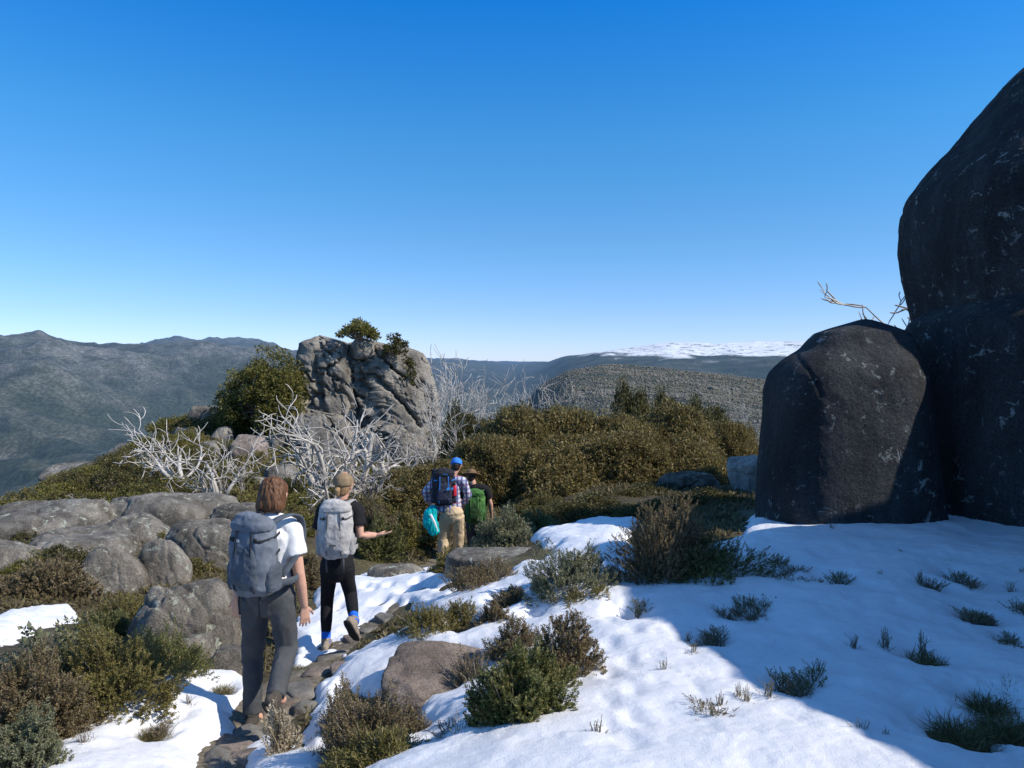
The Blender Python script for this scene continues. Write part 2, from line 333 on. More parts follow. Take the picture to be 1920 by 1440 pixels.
f1=t.ramp(t.noise(p,.0035,6,.65),[(.36,(.024,.036,.024)),(.5,(.044,.056,.036)),(.60,(.075,.08,.058)),(.72,(.13,.13,.105))])
ar=t.n('ShaderNodeAttribute',attribute_name='ridgefac'); f1=t.mix(t.math('MULTIPLY',ar.outputs['Fac'],t.ramp(t.noise(p,.008,5,.7),[(.4,.2),(.6,1.)])),f1,(.21,.205,.18))
tr_=t.ramp(t.voro(t.mapv(p,(1,.35,1)),.10),[(.0,1.6),(.35,.95),(.7,.4)]); f1=t.mix(.7,f1,tr_,'MULTIPLY')
tr2=t.ramp(t.noise(p,.03,6,.75),[(.3,.4),(.7,1.8)]); f1=t.mix(.6,f1,tr2,'MULTIPLY')
an=t.n('ShaderNodeAttribute',attribute_name='snowfac')
sf=t.math('MULTIPLY',an.outputs['Fac'],t.ramp(t.noise(p,.010,6,.75),[(.40,.1),(.46,1.)]))
f1=t.mix(sf,f1,(.95,.95,.95)); t.col(f1)
t.bump(t.noise(p,.04,6,.7),.7,6.)
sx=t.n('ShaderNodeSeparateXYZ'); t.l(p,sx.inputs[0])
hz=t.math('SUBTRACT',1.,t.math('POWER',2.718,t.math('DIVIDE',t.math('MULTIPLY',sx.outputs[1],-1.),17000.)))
em=t.n('ShaderNodeEmission'); em.inputs[0].default_value=(.20,.37,.68,1); em.inputs[1].default_value=.62  # blue glow mixed into the hill colour as painted haze, stronger with distance
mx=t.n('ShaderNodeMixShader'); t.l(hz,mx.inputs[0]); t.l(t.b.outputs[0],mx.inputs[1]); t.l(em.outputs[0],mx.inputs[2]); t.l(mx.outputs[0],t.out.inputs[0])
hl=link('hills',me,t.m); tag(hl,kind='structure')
# ---------------------------------------------------------------- rocks
_ico={}
def ico(sub):
    if sub not in _ico:
        b=bmesh.new(); bmesh.ops.create_icosphere(b,subdivisions=sub,radius=1); b.verts.ensure_lookup_table()
        _ico[sub]=(np.array([v.co[:] for v in b.verts]),np.array([[v.index for v in f.verts] for f in b.faces])); b.free()
    return _ico[sub]
def crackd(Q,sc,dep,step,cw=.07,tilt=0.):
    f1_,f2_,i_,t_=worley(Q*np.array(sc)+.12*np.stack([fbm(Q*2.,3),fbm(Q*2.+9,3),fbm(Q*2.+19,3)],-1)*2); return -dep*np.exp(-((f2_-f1_)/cw)**2)+step*i_+tilt*t_
def rock_mesh(seed,hx,hy,hz,sub=5,cuts=9,sharp=14,na=.10,flat=.8,fine=.03,crack=0.,cs=1.3):
    D,Fc=ico(sub); r=np.random.default_rng(seed)
    nn=norm(r.normal(size=(cuts,3))); nn=np.concatenate([nn,[[0,0,1],[0,0,-1],[.2,-1,.1],[1,.1,.1],[-1,.1,.1]]]); nn=norm(nn)
    dd=r.uniform(flat*.85,1.02,len(nn))
    q=np.maximum(D@nn.T/dd,0.05); inv=(q**sharp).sum(1)**(1/sharp); R=1/np.maximum(inv,.9)
    V=D*R[:,None]; k=1+na*fbm(V*1.6+seed*3.1,4)+fine*fbm(V*7+seed,4)
    if crack: k=k+crackd(V+seed*1.7,(cs,cs,cs*.6),crack,crack*.4,.06,crack*.8)
    V=V*k[:,None]
    mn,mxx=V.min(0),V.max(0); V=(V-(mn+mxx)/2)/((mxx-mn)/2)*np.array([hx,hy,hz])
    return mesh_np(V,Fc)
def rock_px(l,r,tp,b,Y,dr=.8,seed=1,mat='granite',label=None,group=None,sub=5,name='boulder',rz=0,tilt=0,tx=0,**k):
    a=P(l,(tp+b)/2,Y); c=P(r,(tp+b)/2,Y); zt=P(l,tp,Y)[2]; zb=P(l,b,Y)[2]
    hx=(c[0]-a[0])/2; hz=(zt-zb)/2
    o=link(name,rock_mesh(seed,hx,hx*dr,hz,sub,**k),M[mat]); o.location=((a[0]+c[0])/2,Y,(zt+zb)/2); o.rotation_euler=(tx,tilt,rz)
    tag(o,label,'rock',group); return o
rock_px(712,945,1222,1350,5.05,.9,11,'pink','low brownish granite rock poking out of the sunlit snow beside the path',na=.12,flat=.6,fine=.04,sub=6,tilt=-.08,tx=.15,crack=.05,sharp=24)
rock_px(835,1045,1026,1150,8.3,.8,12,'granite','low rounded granite rock among shrubs right of the path below the two men',na=.06,sub=6)
rock_px(690,805,1060,1135,10,.8,13,'granite','low grey rock beside the far bend of the path',sub=5)
cr=dict(crack=.045,sharp=8,fine=.035,cs=1.2,flat=.95)
rock_px(145,278,1022,1200,8.3,.9,14,'granite','rounded grey boulder left of the rucksack woman, second from the left edge',sub=6,**cr)
rock_px(255,360,1005,1170,8.7,.9,15,'granite','narrow upright grey boulder between two rounder ones left of the front woman',sub=6,**cr)
rock_px(258,445,1092,1320,6.6,.9,16,'granite','sunlit boulder directly behind the front woman, catching her shadow',sub=6,**cr)
rock_px(315,465,975,1130,9.6,.9,17,'granite','lichen covered rock behind the shoulder of the front woman',sub=6,**cr)
rock_px(165,450,918,1095,12,.8,18,'granite','broad granite slab on the left below the dead trees',sub=6,na=.14,tilt=.09,**cr)
rock_px(-80,215,942,1120,11,.9,19,'granite','broad low granite slab at the left edge of the picture',sub=6,na=.14,tilt=-.09,**cr)
rock_px(40,255,995,1130,9.8,.9,51,'granite','low cracked slab in front of the broad slab at the left edge',sub=6,na=.14,tilt=.08,**cr)
rock_px(-70,100,1010,1160,9.,.8,52,'granite','sloping slab cut by the left edge beside the dead branch',sub=6,na=.12,tilt=.15,**cr)
rock_px(190,350,965,1100,10.4,.9,53,'granite','weathered block wedged under the broad slab on the left',sub=6,**cr)
rock_px(395,520,945,1070,11.5,.9,58,'granite','grey slab between the broad left slab and the head of the front woman',sub=6,**cr)
rock_px(110,182,900,968,17,.8,20,'granite','pointed grey rock on the skyline above the left slab',sub=5)
rock_px(25,115,930,975,17,.8,21,'granite','low rock at the far left end of the ridge',sub=5)
rock_px(-40,165,1060,1150,9.,.7,22,'granite','low rock under the brown shrub at the left edge',sub=5,**cr)
rock_px(380,470,1150,1300,6.9,.8,23,'granite','dark narrow rock at the knees of the front woman',sub=5)
rock_px(395,470,1215,1290,6.0,.8,24,'granite','small rock on the path edge left of the front woman',sub=5)
rock_px(300,400,1190,1290,6.1,.9,54,'granite','low rock in the heath below the sunlit boulder',sub=5)
rock_px(428,502,815,890,27,.8,25,'pink','tan boulder on the heath slope below the evergreen tree',sub=5,**cr)
rock_px(365,415,828,880,27,.8,26,'granite','grey boulder on the slope left of the tan one',sub=5)
rock_px(360,425,760,830,36,.8,27,'granite','grey rock on the ridge left of the evergreen tree',sub=5)
rock_px(490,560,870,940,23,.8,28,'granite','weathered rock low on the slope below the tor',sub=5,**cr)
rock_px(160,235,915,960,19,.8,29,'granite','long low rock on the left ridge beside the dead tree',sub=5)
rock_px(90,200,868,915,25,.8,36,'granite','low sloping rock on the left skyline',sub=5)
rock_px(205,300,830,880,30,.8,55,'granite','flat rock on the left skyline above the dark green bush',sub=5)
rock_px(250,330,895,950,20,.8,56,'granite','rock half buried in heath left of the dead trees',sub=5,**cr)
rock_px(420,520,890,960,19,.8,57,'granite','broad grey rock in the heath above the two women',sub=5,**cr)
rock_px(1362,1440,853,925,14,.7,30,'pale','pale sunlit rock just left of the small dark boulder',sub=5,crack=.10,sharp=24)
rock_px(1225,1345,880,935,15,.7,31,'granite','low pale rock under the brown bushes',sub=5,crack=.10)
def loft_rock(name,rows,Yc,df,seed,label,mat='dark',nz=170,na_=220,amp=.05,power=2.5,grooves=(),crk=None,gd=.035,gw=.0016,tilt=.0):
    rows=np.array(rows,float); zz=np.array([P(960,r[0],Yc)[2] for r in rows]); xl=np.array([P(r[1],r[0],Yc)[0] for r in rows]); xr=np.array([P(r[2],r[0],Yc)[0] for r in rows])
    o_=np.argsort(zz); zz,xl,xr=zz[o_],xl[o_],xr[o_]
    z=np.linspace(zz[0],zz[-1],nz); L=np.interp(z,zz,xl); R=np.interp(z,zz,xr)
    ker=np.array([1,2,3,2,1])/9.
    def sm(a):
        b=np.pad(a,2,mode='edge'); return np.convolve(b,ker,'valid')
    for _ in range(4): L=sm(L);R=sm(R)
    cxx=(L+R)/2; hw=(R-L)/2
    end=np.clip((zz[-1]-z)/ (.05*(zz[-1]-zz[0])),0,1)**.5; hw=hw*np.maximum(end,.02)
    a=np.linspace(0,2*math.pi,na_,endpoint=False); ca=np.cos(a);sa=np.sin(a); ca=np.sign(ca)*np.abs(ca)**(2/power); sa=np.sign(sa)*np.abs(sa)**(2/power)
    XX=cxx[:,None]+hw[:,None]*ca[None,:]; YY=Yc+hw[:,None]*df*sa[None,:]; ZZ=np.repeat(z[:,None],na_,1)
    Q=np.stack([XX,YY,ZZ],-1); N=norm(np.stack([ca*df,sa,0*a],-1))[None]
    dsp=amp*1.6*fbm(Q*.9+seed,3)+amp*.5*fbm(Q*3+seed,4)+amp*.2*fbm(Q*14+seed,4,.6)
    if crk:
        sc,dep,stp,shr=crk; Q2=Q.copy(); Q2[...,0]+=shr*Q[...,2]; dsp=dsp+crackd(Q2+seed,sc,dep,stp,.05,tilt); dsp=dsp+crackd(Q2*2.1+seed+5,sc,dep*.2,stp*.12,.04,tilt*.35)
    for line in grooves:
        line=[P(p_[0],p_[1],Yc-hw.mean()*df*.8) for p_ in line]
        wob=.003*fbm(Q*5+3,4)
        for i in range(len(line)-1):
            a0=np.array([line[i][0]/line[i][1],line[i][2]/line[i][1]]);b0=np.array([line[i+1][0]/line[i+1][1],line[i+1][2]/line[i+1][1]]); e=b0-a0
            ux=XX/YY+wob;uz=ZZ/YY+wob; tq=np.clip(((ux-a0[0])*e[0]+(uz-a0[1])*e[1])/(e@e),0,1); dq=np.hypot(ux-a0[0]-tq*e[0],uz-a0[1]-tq*e[1])
            dsp=np.where(YY<Yc,dsp-gd*np.exp(-(dq/gw)**2),dsp)
    Q=Q+N*dsp[...,None]*np.clip(hw/.3,0,1)[:,None,None]
    V=Q.reshape(-1,3); i=np.arange(nz-1)[:,None]*na_; j=np.arange(na_)[None,:]; k=(j+1)%na_
    Fc=np.stack([i+j,i+k,i+na_+k,i+na_+j],-1).reshape(-1,4)
    V=np.concatenate([V,[[cxx[-1],Yc,Q[-1,:,2].mean()+.01]]]); b=(nz-1)*na_
    me=bpy.data.meshes.new('m'); me.from_pydata(V.tolist(),[],Fc.tolist()+[[b+q,b+(q+1)%na_,len(V)-1] for q in range(na_)]); me.update()
    o=link(name,me,M[mat]); tag(o,label,'rock'); return o
# the tor
ck=((.38,.38,.11),.30,.12,.5)
loft_rock('rock_outcrop',[(628,580,615),(634,566,640),(650,560,652),(700,556,662),(760,558,672),(820,564,680),(930,558,700)],35.4,.9,3,'left pillar of the rocky tor with a dark cleft in its foot','tor',200,300,.03,4.,crk=ck,tilt=.42,
 grooves=[[(600,740),(588,700),(592,660)],[(575,760),(585,740),(600,745),(612,780),(606,830)]],gd=.5,gw=.0026)
loft_rock('rock_outcrop',[(634,655,690),(640,640,724),(655,632,750),(690,628,785),(730,628,800),(780,625,808),(850,620,814),(930,610,818)],36.,.6,23,'broad fractured central face of the rocky tor','tor',230,380,.04,4.,crk=ck,tilt=.45,
 grooves=[[(655,650),(700,700),(760,760),(790,800)],[(690,645),(735,690),(790,730)],[(650,700),(665,760),(660,830)]],gd=.4,gw=.002)
loft_rock('rock_outcrop',[(648,735,768),(660,722,792),(690,712,808),(740,705,820),(800,700,826),(860,700,832),(930,695,834)],36.6,.8,33,'stepped right shoulder of the rocky tor','tor',200,300,.04,3.4,crk=ck,tilt=.42)
loft_rock('rock_outcrop',[(768,570,600),(785,555,640),(820,545,665),(870,535,680),(940,530,690)],33.3,.7,43,'lower left block at the foot of the rocky tor','tor',130,240,.04,3.4,crk=ck,tilt=.3)
loft_rock('rock_outcrop',[(790,690,735),(810,670,760),(850,660,785),(940,650,790)],33.2,.7,53,'lower right block at the foot of the rocky tor','tor',130,240,.04,3.4,crk=ck,tilt=.3)
rk=dict(sharp=22,fine=.03,crack=.08)
rock_px(655,705,634,675,35.2,.9,47,'tor','small block on the crest of the rocky tor',**rk)
for i,(l,r_,tp,b_,Yq) in enumerate([(530,575,760,820,34),(505,550,800,850,33),(520,600,850,905,31),(560,620,890,940,28),(470,530,840,880,32),(640,700,880,925,29),(700,770,880,930,29),(770,830,840,900,33),(440,490,790,825,36),(590,640,850,890,31),(395,440,800,840,33),(450,500,870,905,28),(380,430,880,915,25),(505,545,900,935,24),(300,350,860,900,27),(330,375,800,840,34),(415,450,850,880,29)]):
    rock_px(l,r_,tp,b_,Yq,.8,60+i,'tor','grey fallen block among the rubble below the rocky tor','rubble blocks below the tor',**rk)
# right hand boulders
cd=((.40,.40,.20),.015,.006,.15)
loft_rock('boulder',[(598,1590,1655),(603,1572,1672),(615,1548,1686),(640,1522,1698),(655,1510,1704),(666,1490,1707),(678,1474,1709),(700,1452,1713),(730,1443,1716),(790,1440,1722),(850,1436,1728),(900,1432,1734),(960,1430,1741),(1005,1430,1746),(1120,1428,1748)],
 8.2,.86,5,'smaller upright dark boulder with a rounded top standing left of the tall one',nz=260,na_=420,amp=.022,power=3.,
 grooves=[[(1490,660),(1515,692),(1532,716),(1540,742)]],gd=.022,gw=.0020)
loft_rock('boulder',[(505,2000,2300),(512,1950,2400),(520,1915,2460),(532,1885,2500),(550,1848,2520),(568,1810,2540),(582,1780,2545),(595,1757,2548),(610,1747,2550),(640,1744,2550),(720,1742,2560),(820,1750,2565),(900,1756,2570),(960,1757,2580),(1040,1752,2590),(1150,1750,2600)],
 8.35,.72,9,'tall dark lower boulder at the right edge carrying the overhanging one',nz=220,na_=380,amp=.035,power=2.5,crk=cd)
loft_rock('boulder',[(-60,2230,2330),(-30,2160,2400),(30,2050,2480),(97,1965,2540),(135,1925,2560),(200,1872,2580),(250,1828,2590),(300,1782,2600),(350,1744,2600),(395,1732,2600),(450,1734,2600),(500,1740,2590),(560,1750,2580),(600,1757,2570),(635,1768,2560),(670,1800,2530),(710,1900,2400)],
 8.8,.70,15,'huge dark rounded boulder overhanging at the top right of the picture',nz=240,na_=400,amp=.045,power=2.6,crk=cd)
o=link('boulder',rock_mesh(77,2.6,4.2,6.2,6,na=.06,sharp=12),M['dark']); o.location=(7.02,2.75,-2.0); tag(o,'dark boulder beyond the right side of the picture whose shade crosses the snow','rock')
o=link('boulder',rock_mesh(78,1.7,2.0,3.5,5,na=.06,sharp=12),M['dark']); o.location=(9.35,13.3,-.3); tag(o,'unseen boulder added behind the big overhanging one to shade the thicket foot','rock')  # added out of sight to throw shade over the foot of the thicket
# path stones
rng=np.random.default_rng(21); stg='flat stones set in the path'
st_px=[(430,1405,.17),(465,1385,.15),(410,1435,.2),(520,1330,.14),(560,1300,.18),(545,1270,.13),(600,1262,.16),(625,1232,.17),(585,1238,.14),(660,1205,.15),(690,1185,.13),(520,1372,.10),(470,1430,.16),(570,1330,.1),(720,1165,.14),(640,1260,.12)]
for i,(a,b,r_) in enumerate(st_px):
    q=ground_at(a,b); o=link('path_stone',rock_mesh(100+i,r_,r_*.75,.055,4,na=.08,flat=.7,sharp=22),M['stone' if i%3 else 'pink']); o.location=(q[0],q[1],q[2]+.0); o.rotation_euler=(0,0,rng.uniform(0,3))
    tag(o,'flat weathered stone set in the snowy footpath','stone',stg)
# ---------------------------------------------------------------- vegetation
def leaf_mesh(B,D,N,ll,lw):
    ll=np.asarray(ll)[...,None] if np.ndim(ll) else ll; lw=np.asarray(lw)[...,None] if np.ndim(lw) else lw
    nrm=np.cross(D,N)
    V=np.stack([B,B+D*ll*.45+N*lw*.5+nrm*lw*.12,B+D*ll,B+D*ll*.45-N*lw*.5+nrm*lw*.12],1).reshape(-1,3)
    return mesh_np(V,np.arange(len(V)).reshape(-1,4))
def gen_shrub(seed,rx,ry,h,ntw,tl,ll,lw,nl,up=.6,lump=.3,fill=.6,bias=0.,nst=90,sr=.004):
    r=np.random.default_rng(seed); ph=r.uniform(0,2*math.pi,ntw); ct=r.uniform(.0,1,ntw); stt=np.sqrt(1-ct**2)
    d=np.stack([stt*np.cos(ph),stt*np.sin(ph),ct],-1); rad=(fill+(1-fill)*r.random(ntw)**.5)*(1+lump*1.6*vn3(d*2.3+seed))
    p=d*rad[:,None]*np.array([rx,ry,h]); p[:,0]+=bias*p[:,2]; p[:,2]=np.maximum(p[:,2],.02)
    dv=norm(d*np.array([1,1,.6])+np.array([0,0,up])+r.normal(size=(ntw,3))*.28)
    L=tl*r.uniform(.6,1.25,ntw)
    tq=np.linspace(.0,1,nl); base=p[:,None,:]-dv[:,None,:]*(L[:,None]*(1-tq))[...,None]
    e1=norm(np.cross(dv,np.array([.3,.2,1.]))); e2=np.cross(dv,e1)
    an=np.arange(nl)[None,:]*2.4+r.uniform(0,6,ntw)[:,None]
    pr=e1[:,None,:]*np.cos(an)[...,None]+e2[:,None,:]*np.sin(an)[...,None]
    ld=norm(dv[:,None,:]*.75+pr*.8+r.normal(size=pr.shape)*.15); wd=norm(np.cross(ld,dv[:,None,:]+r.normal(size=pr.shape)*.4))
    B=base.reshape(-1,3); k=len(B)
    leaves=leaf_mesh(B,ld.reshape(-1,3),wd.reshape(-1,3),ll*r.uniform(.6,1.3,k),lw*r.uniform(.7,1.2,k))
    polys=[]
    for i in range(min(nst,ntw)):
        q=p[i]; b=np.array([q[0]*.12+r.normal()*.02,q[1]*.12+r.normal()*.02,-.05]); m1=b+(q-b)*np.array([.35,.35,.5])+r.normal(size=3)*.02*h; m2=b+(q-b)*np.array([.7,.7,.8])+r.normal(size=3)*.02*h
        e=q+dv[i]*tl*.12; polys.append(([b,m1,m2,e],[sr*1.6,sr*1.1,sr*.8,sr*.4]))
    return fast_tubes(polys,4),leaves
def plant(kind,name,meshes,mats,partnames,loc,sc=1,rz=0,label='',cat='shrub',group=None,tilt=(0,0)):
    e=empty(name,loc,rz); e.scale=(sc,)*3 if np.isscalar(sc) else sc; e.rotation_euler=(tilt[0],tilt[1],rz)
    for me,mt,pn in zip(meshes,mats,partnames):
        o=bpy.data.objects.new(pn,me); C.objects.link(o); o.parent=e
        if not len(me.materials): me.materials.append(mt)
    tag(e,label,cat,group); return e
def shrub_px(px,py,wpx,hpx,label,seed,leaf='heathg',ntw=420,tl=.09,ll=.016,lw=.008,nl=22,Y=None,group=None,ry=.8,stem='bark',**k):
    q=ground_at(px,py) if Y is None else np.array([P(px,py,Y)[0],Y,H(P(px,py,Y)[0],Y)])
    s=q[1]/F; w=wpx*s/2; h=hpx*s
    ms=gen_shrub(seed,w,w*ry,h,int(ntw*1.75),tl,ll,lw,nl,**k)
    return plant('s','heath_shrub',ms,[M[stem],M[leaf]],['stems','foliage'],(q[0],q[1],q[2]-.01),label=label,group=group)
shrub_px(970,1395,185,160,'dense dark green heath bush spilling over the sunlit snow in the middle foreground',1,'heathg',ntw=1100,nl=26,ll=.018,lw=.009,up=.6,tl=.075)
shrub_px(1045,1300,160,140,'brown tipped heath bush joined to the dark green one on its upper right side',2,'heathb',ntw=760,nl=24,up=.6,tl=.075)
shrub_px(1005,1340,150,130,'leafy green heath bush between the dark green bush and its brown tipped neighbour',40,'heathg',ntw=720,nl=24,up=.6,tl=.075)
shrub_px(965,1245,130,85,'small russet heath bush above the brownish rock on the snow',3,'heathb',ntw=400,nl=22,up=.6)
shrub_px(690,1430,200,140,'twiggy brown and green heath bush at the bottom beside the path',4,'heathb',ntw=640,tl=.11,nl=22,up=.8,nst=300,fill=.45)
shrub_px(710,1450,200,85,'low yellow green tussocky bush at the bottom edge beside the path',5,'heathy',ntw=500,ll=.03,lw=.006,nl=16,up=1.1)
shrub_px(640,1380,100,95,'reddish brown twiggy bush beside the path left of the brownish rock',41,'heathb',ntw=300,nl=18,up=.9,fill=.4,nst=200)
shrub_px(760,1390,100,65,'small brown bush at the lower left corner of the brownish rock',44,'heathb',ntw=260,nl=18,up=.9,fill=.4,nst=160)
shrub_px(885,1290,120,75,'thin reddish twig bush growing on the brownish rock',6,'heathb',ntw=200,tl=.1,nl=12,up=.9,nst=200,fill=.3)
shrub_px(812,1195,135,60,'low olive bush on the snow just right of the second woman',7,'heathy',ntw=420,up=.5)
shrub_px(915,1105,150,55,'low dark bush on the snow below the rounded granite rock',8,'heathb',ntw=460,up=.5)
shrub_px(925,1180,85,55,'small brown bush on the snow left of the central snow tongue',9,'heathb',ntw=280,up=.6)
shrub_px(865,1165,90,40,'low olive bush between the path snow and the central snow tongue',45,'heathy',ntw=260,up=.5)
shrub_px(960,1135,80,40,'low brown sprawling bush left of the grey green one',46,'heathb',ntw=240,up=.5)
shrub_px(1070,1125,175,105,'grey green heath bush at the top edge of the sunlit snow',10,'greygreen',ntw=760,nl=24,up=.7,ll=.018)
shrub_px(1100,1150,120,55,'low green heath bush at the foot of the grey green one on the snow',42,'heathy',ntw=360,nl=22,up=.6)
shrub_px(1240,1105,175,150,'tall brownish heath bush at the corner of the boulder shadow',12,'heathb',ntw=1100,nl=26,up=.6,tl=.09,fill=.55,nst=200)
shrub_px(1330,1098,210,90,'dark green bush in the shade between the tall heath bush and the small boulder',13,'heathg',ntw=820,nl=22,up=.5)
shrub_px(1290,1085,150,110,'brown heath bush filling the gap behind the tall one in the boulder shade',47,'heathb',ntw=600,nl=22,up=.6)
shrub_px(955,1062,130,72,'green and brown bush half hiding the man in the hat',14,'greygreen',ntw=560,nl=22,tl=.16,ll=.03,lw=.014,Y=9.8)
shrub_px(1005,1035,90,50,'low bush on the snow edge right of the man in the hat',16,'heathg',ntw=360,nl=22,tl=.13,ll=.025,lw=.012,Y=10.4)
shrub_px(850,1112,90,40,'low green bush at the feet of the man in the plaid shirt',15,'heathy',ntw=360,nl=20,tl=.12,ll=.025,lw=.012,Y=8.9)
shrub_px(765,1050,60,75,'upright green bush between the second woman and the plaid shirt man',17,'heathy',ntw=320,nl=20,tl=.16,ll=.035,lw=.014,Y=13)
shrub_px(710,1055,90,80,'green heath bush just beyond the outstretched hand of the second woman',18,'heathg',ntw=460,nl=20,tl=.16,ll=.035,lw=.014,Y=11.6)
shrub_px(690,1030,110,90,'brown bush behind the backpack of the second woman',19,'heathb',ntw=460,nl=20,tl=.16,ll=.035,lw=.014,Y=12.6)
shrub_px(575,1110,60,80,'brown heath bush between the two women',20,'heathb',ntw=300,nl=20,tl=.13,ll=.025,lw=.012,Y=9.2)
shrub_px(215,1325,270,140,'large olive heath bush at the left behind the snow patch',21,'heathy',ntw=1000,nl=24,tl=.11,ll=.018,up=.5)
shrub_px(60,1370,220,155,'brownish heath bush at the lower left edge',22,'heathb',ntw=900,nl=24,tl=.11,up=.6)
shrub_px(40,1445,180,110,'grey green bush in the bottom left corner',23,'greygreen',ntw=700,nl=22,tl=.10,up=.6)
shrub_px(310,1275,180,100,'olive green bush at the foot of the sunlit boulder',24,'heathg',ntw=600,nl=22,tl=.11,up=.6)
shrub_px(85,1130,190,60,'russet bush on the rocks at the left edge',25,'heathb',ntw=560,nl=22,tl=.14,ll=.03,lw=.014,Y=8)
shrub_px(395,1135,100,65,'yellow grassy bush behind the backpack of the front woman',26,'grass',ntw=400,nl=14,tl=.2,ll=.06,lw=.008,Y=7.8,up=1.2)
shrub_px(240,1190,130,50,'low yellow green bush between the left boulders',27,'heathy',ntw=420,nl=20,tl=.12,ll=.022,Y=7.2)
shrub_px(200,1215,110,45,'low green heath bush between the left snow patch and the sunlit boulder',43,'heathg',ntw=420,nl=20,tl=.12,ll=.022,Y=6.6)
ms=gen_shrub(29,.42,.3,.40,300,.16,.045,.03,9,up=.5,fill=.3,sr=.004)
q=ground_at(120,1285); plant('s','gum_sapling',ms,[M['bark'],M['greygreen']],['stems','foliage'],(q[0],q[1],q[2]),label='broad leaved grey green gum sapling growing through the left hand heath',cat='sapling')
ms=gen_shrub(30,.3,.3,.42,200,.16,.045,.03,9,up=.5,fill=.3,sr=.004)
q=ground_at(330,1220); plant('s','gum_sapling',ms,[M['bark'],M['greygreen']],['stems','foliage'],(q[0],q[1],q[2]),label='small broad leaved gum sapling leaning against the sunlit boulder',cat='sapling')
ms=gen_shrub(31,.11,.11,.38,110,.12,.032,.010,26,up=1.6,fill=.3,sr=.004,nst=60)
q=ground_at(528,1440); plant('s','dried_plant',ms,[M['straw'],M['straw']],['stems','foliage'],tuple(q),label='upright cream coloured dried plant at the bottom beside the path',cat='plant')
sp1=gen_shrub(51,.10,.10,.08,40,.05,.012,.005,12,nst=40,sr=.002,up=.7); sp2=gen_shrub(52,.12,.10,.06,46,.05,.010,.005,10,nst=46,sr=.002,up=.4)
sp3=gen_shrub(53,.06,.06,.12,16,.07,.010,.003,8,nst=16,sr=.0022,up=1.2)
gt=gen_shrub(54,.15,.13,.06,300,.08,.07,.003,5,nst=10,up=.6,fill=.2,sr=.001)
SPL=[(1200,1165,0),(1330,1225,1),(1290,1225,2),(1300,1255,2),(1385,1170,1),(1430,1165,0),(1480,1325,2),(1470,1320,0),(1400,1350,2),(1440,1340,2),(1450,1110,0),(1575,1110,0),(1530,1120,1),(1650,1105,2),(1800,1110,0),(1750,1120,1),(1725,1110,2),(1840,1185,0),(1820,1180,1),(1890,1225,0),(1895,1130,2),(1915,1100,2),(1730,1245,2),(1610,1420,2),(1660,1425,2),(1540,1430,2),(1350,1360,2),(1245,1290,2),(1280,1120,1),(1460,1075,0),(1490,1090,1),(1560,1010,2),(1690,1060,2),(860,1420,2),(850,1405,1),(300,1395,1),(355,1345,2),(160,1420,2),(1915,1170,1),(1530,1300,2),(1360,1180,1),(1340,1215,0),(1500,1115,1),(1770,1075,1),(1240,1150,1),(1120,1420,2),(1090,1180,1),(1400,1160,0),(1415,1180,1),(1320,1240,1),(1345,1228,2),(1290,1258,1),(1385,1340,2),(1500,1330,1),(1520,1310,0),(1600,1240,2),(1860,1190,1),(1900,1240,1),(1660,1240,2),(1340,1385,2),(1330,1370,1),(1440,1150,1),(1470,1100,1),(1820,1120,1)]
rng=np.random.default_rng(5)
for i,(a,b,k) in enumerate(SPL):
    q=ground_at(a,b); ms=(sp1,sp2,sp3)[k]; z=q[2]+.085
    plant('sp','heath_sprig',ms,[M['bark'],M['heathg'] if k!=1 else M['heathb']],['stems','foliage'],(q[0],q[1],z),rng.uniform(.6,1.3),rng.uniform(0,6),['small leafy heath sprig poking up through the snow','low spreading brown sprig flat on the snow','thin upright twig poking up through the snow'][k],'sprig',['leafy sprigs in the snow','spreading sprigs in the snow','upright twigs in the snow'][k])
for i,(a,b,s,lb) in enumerate([(1735,1265,1.,'grass tussock in the shaded snow below the tall boulder'),(1850,1350,1.,'large dark grass tussock near the bottom right corner'),(1910,1320,1.,'grass tussock cut by the right edge of the picture'),(1830,1175,.8,'dark tussock in the shaded snow near the right edge'),(415,1312,.8,'yellow tussock on the snow left of the front woman'),(285,1395,.8,'small tussock on the lower left snow patch'),(555,1268,.7,'little yellow tussock between the path stones'),(1800,1405,1.1,'wide grass tussock low in the bottom right corner'),(1890,1395,1.1,'dark grass tussock in the very bottom right corner'),(385,1240,.9,'yellow tussock under the sunlit boulder'),(600,1440,.8,'tussock at the bottom edge between dried plant and brown bush')]):
    q=ground_at(a,b); plant('g','grass_tussock',gt,[M['grass'],M['grass']],['stems','blades'],(q[0],q[1],q[2]+.03),s,rng.uniform(0,6),lb,'grass')
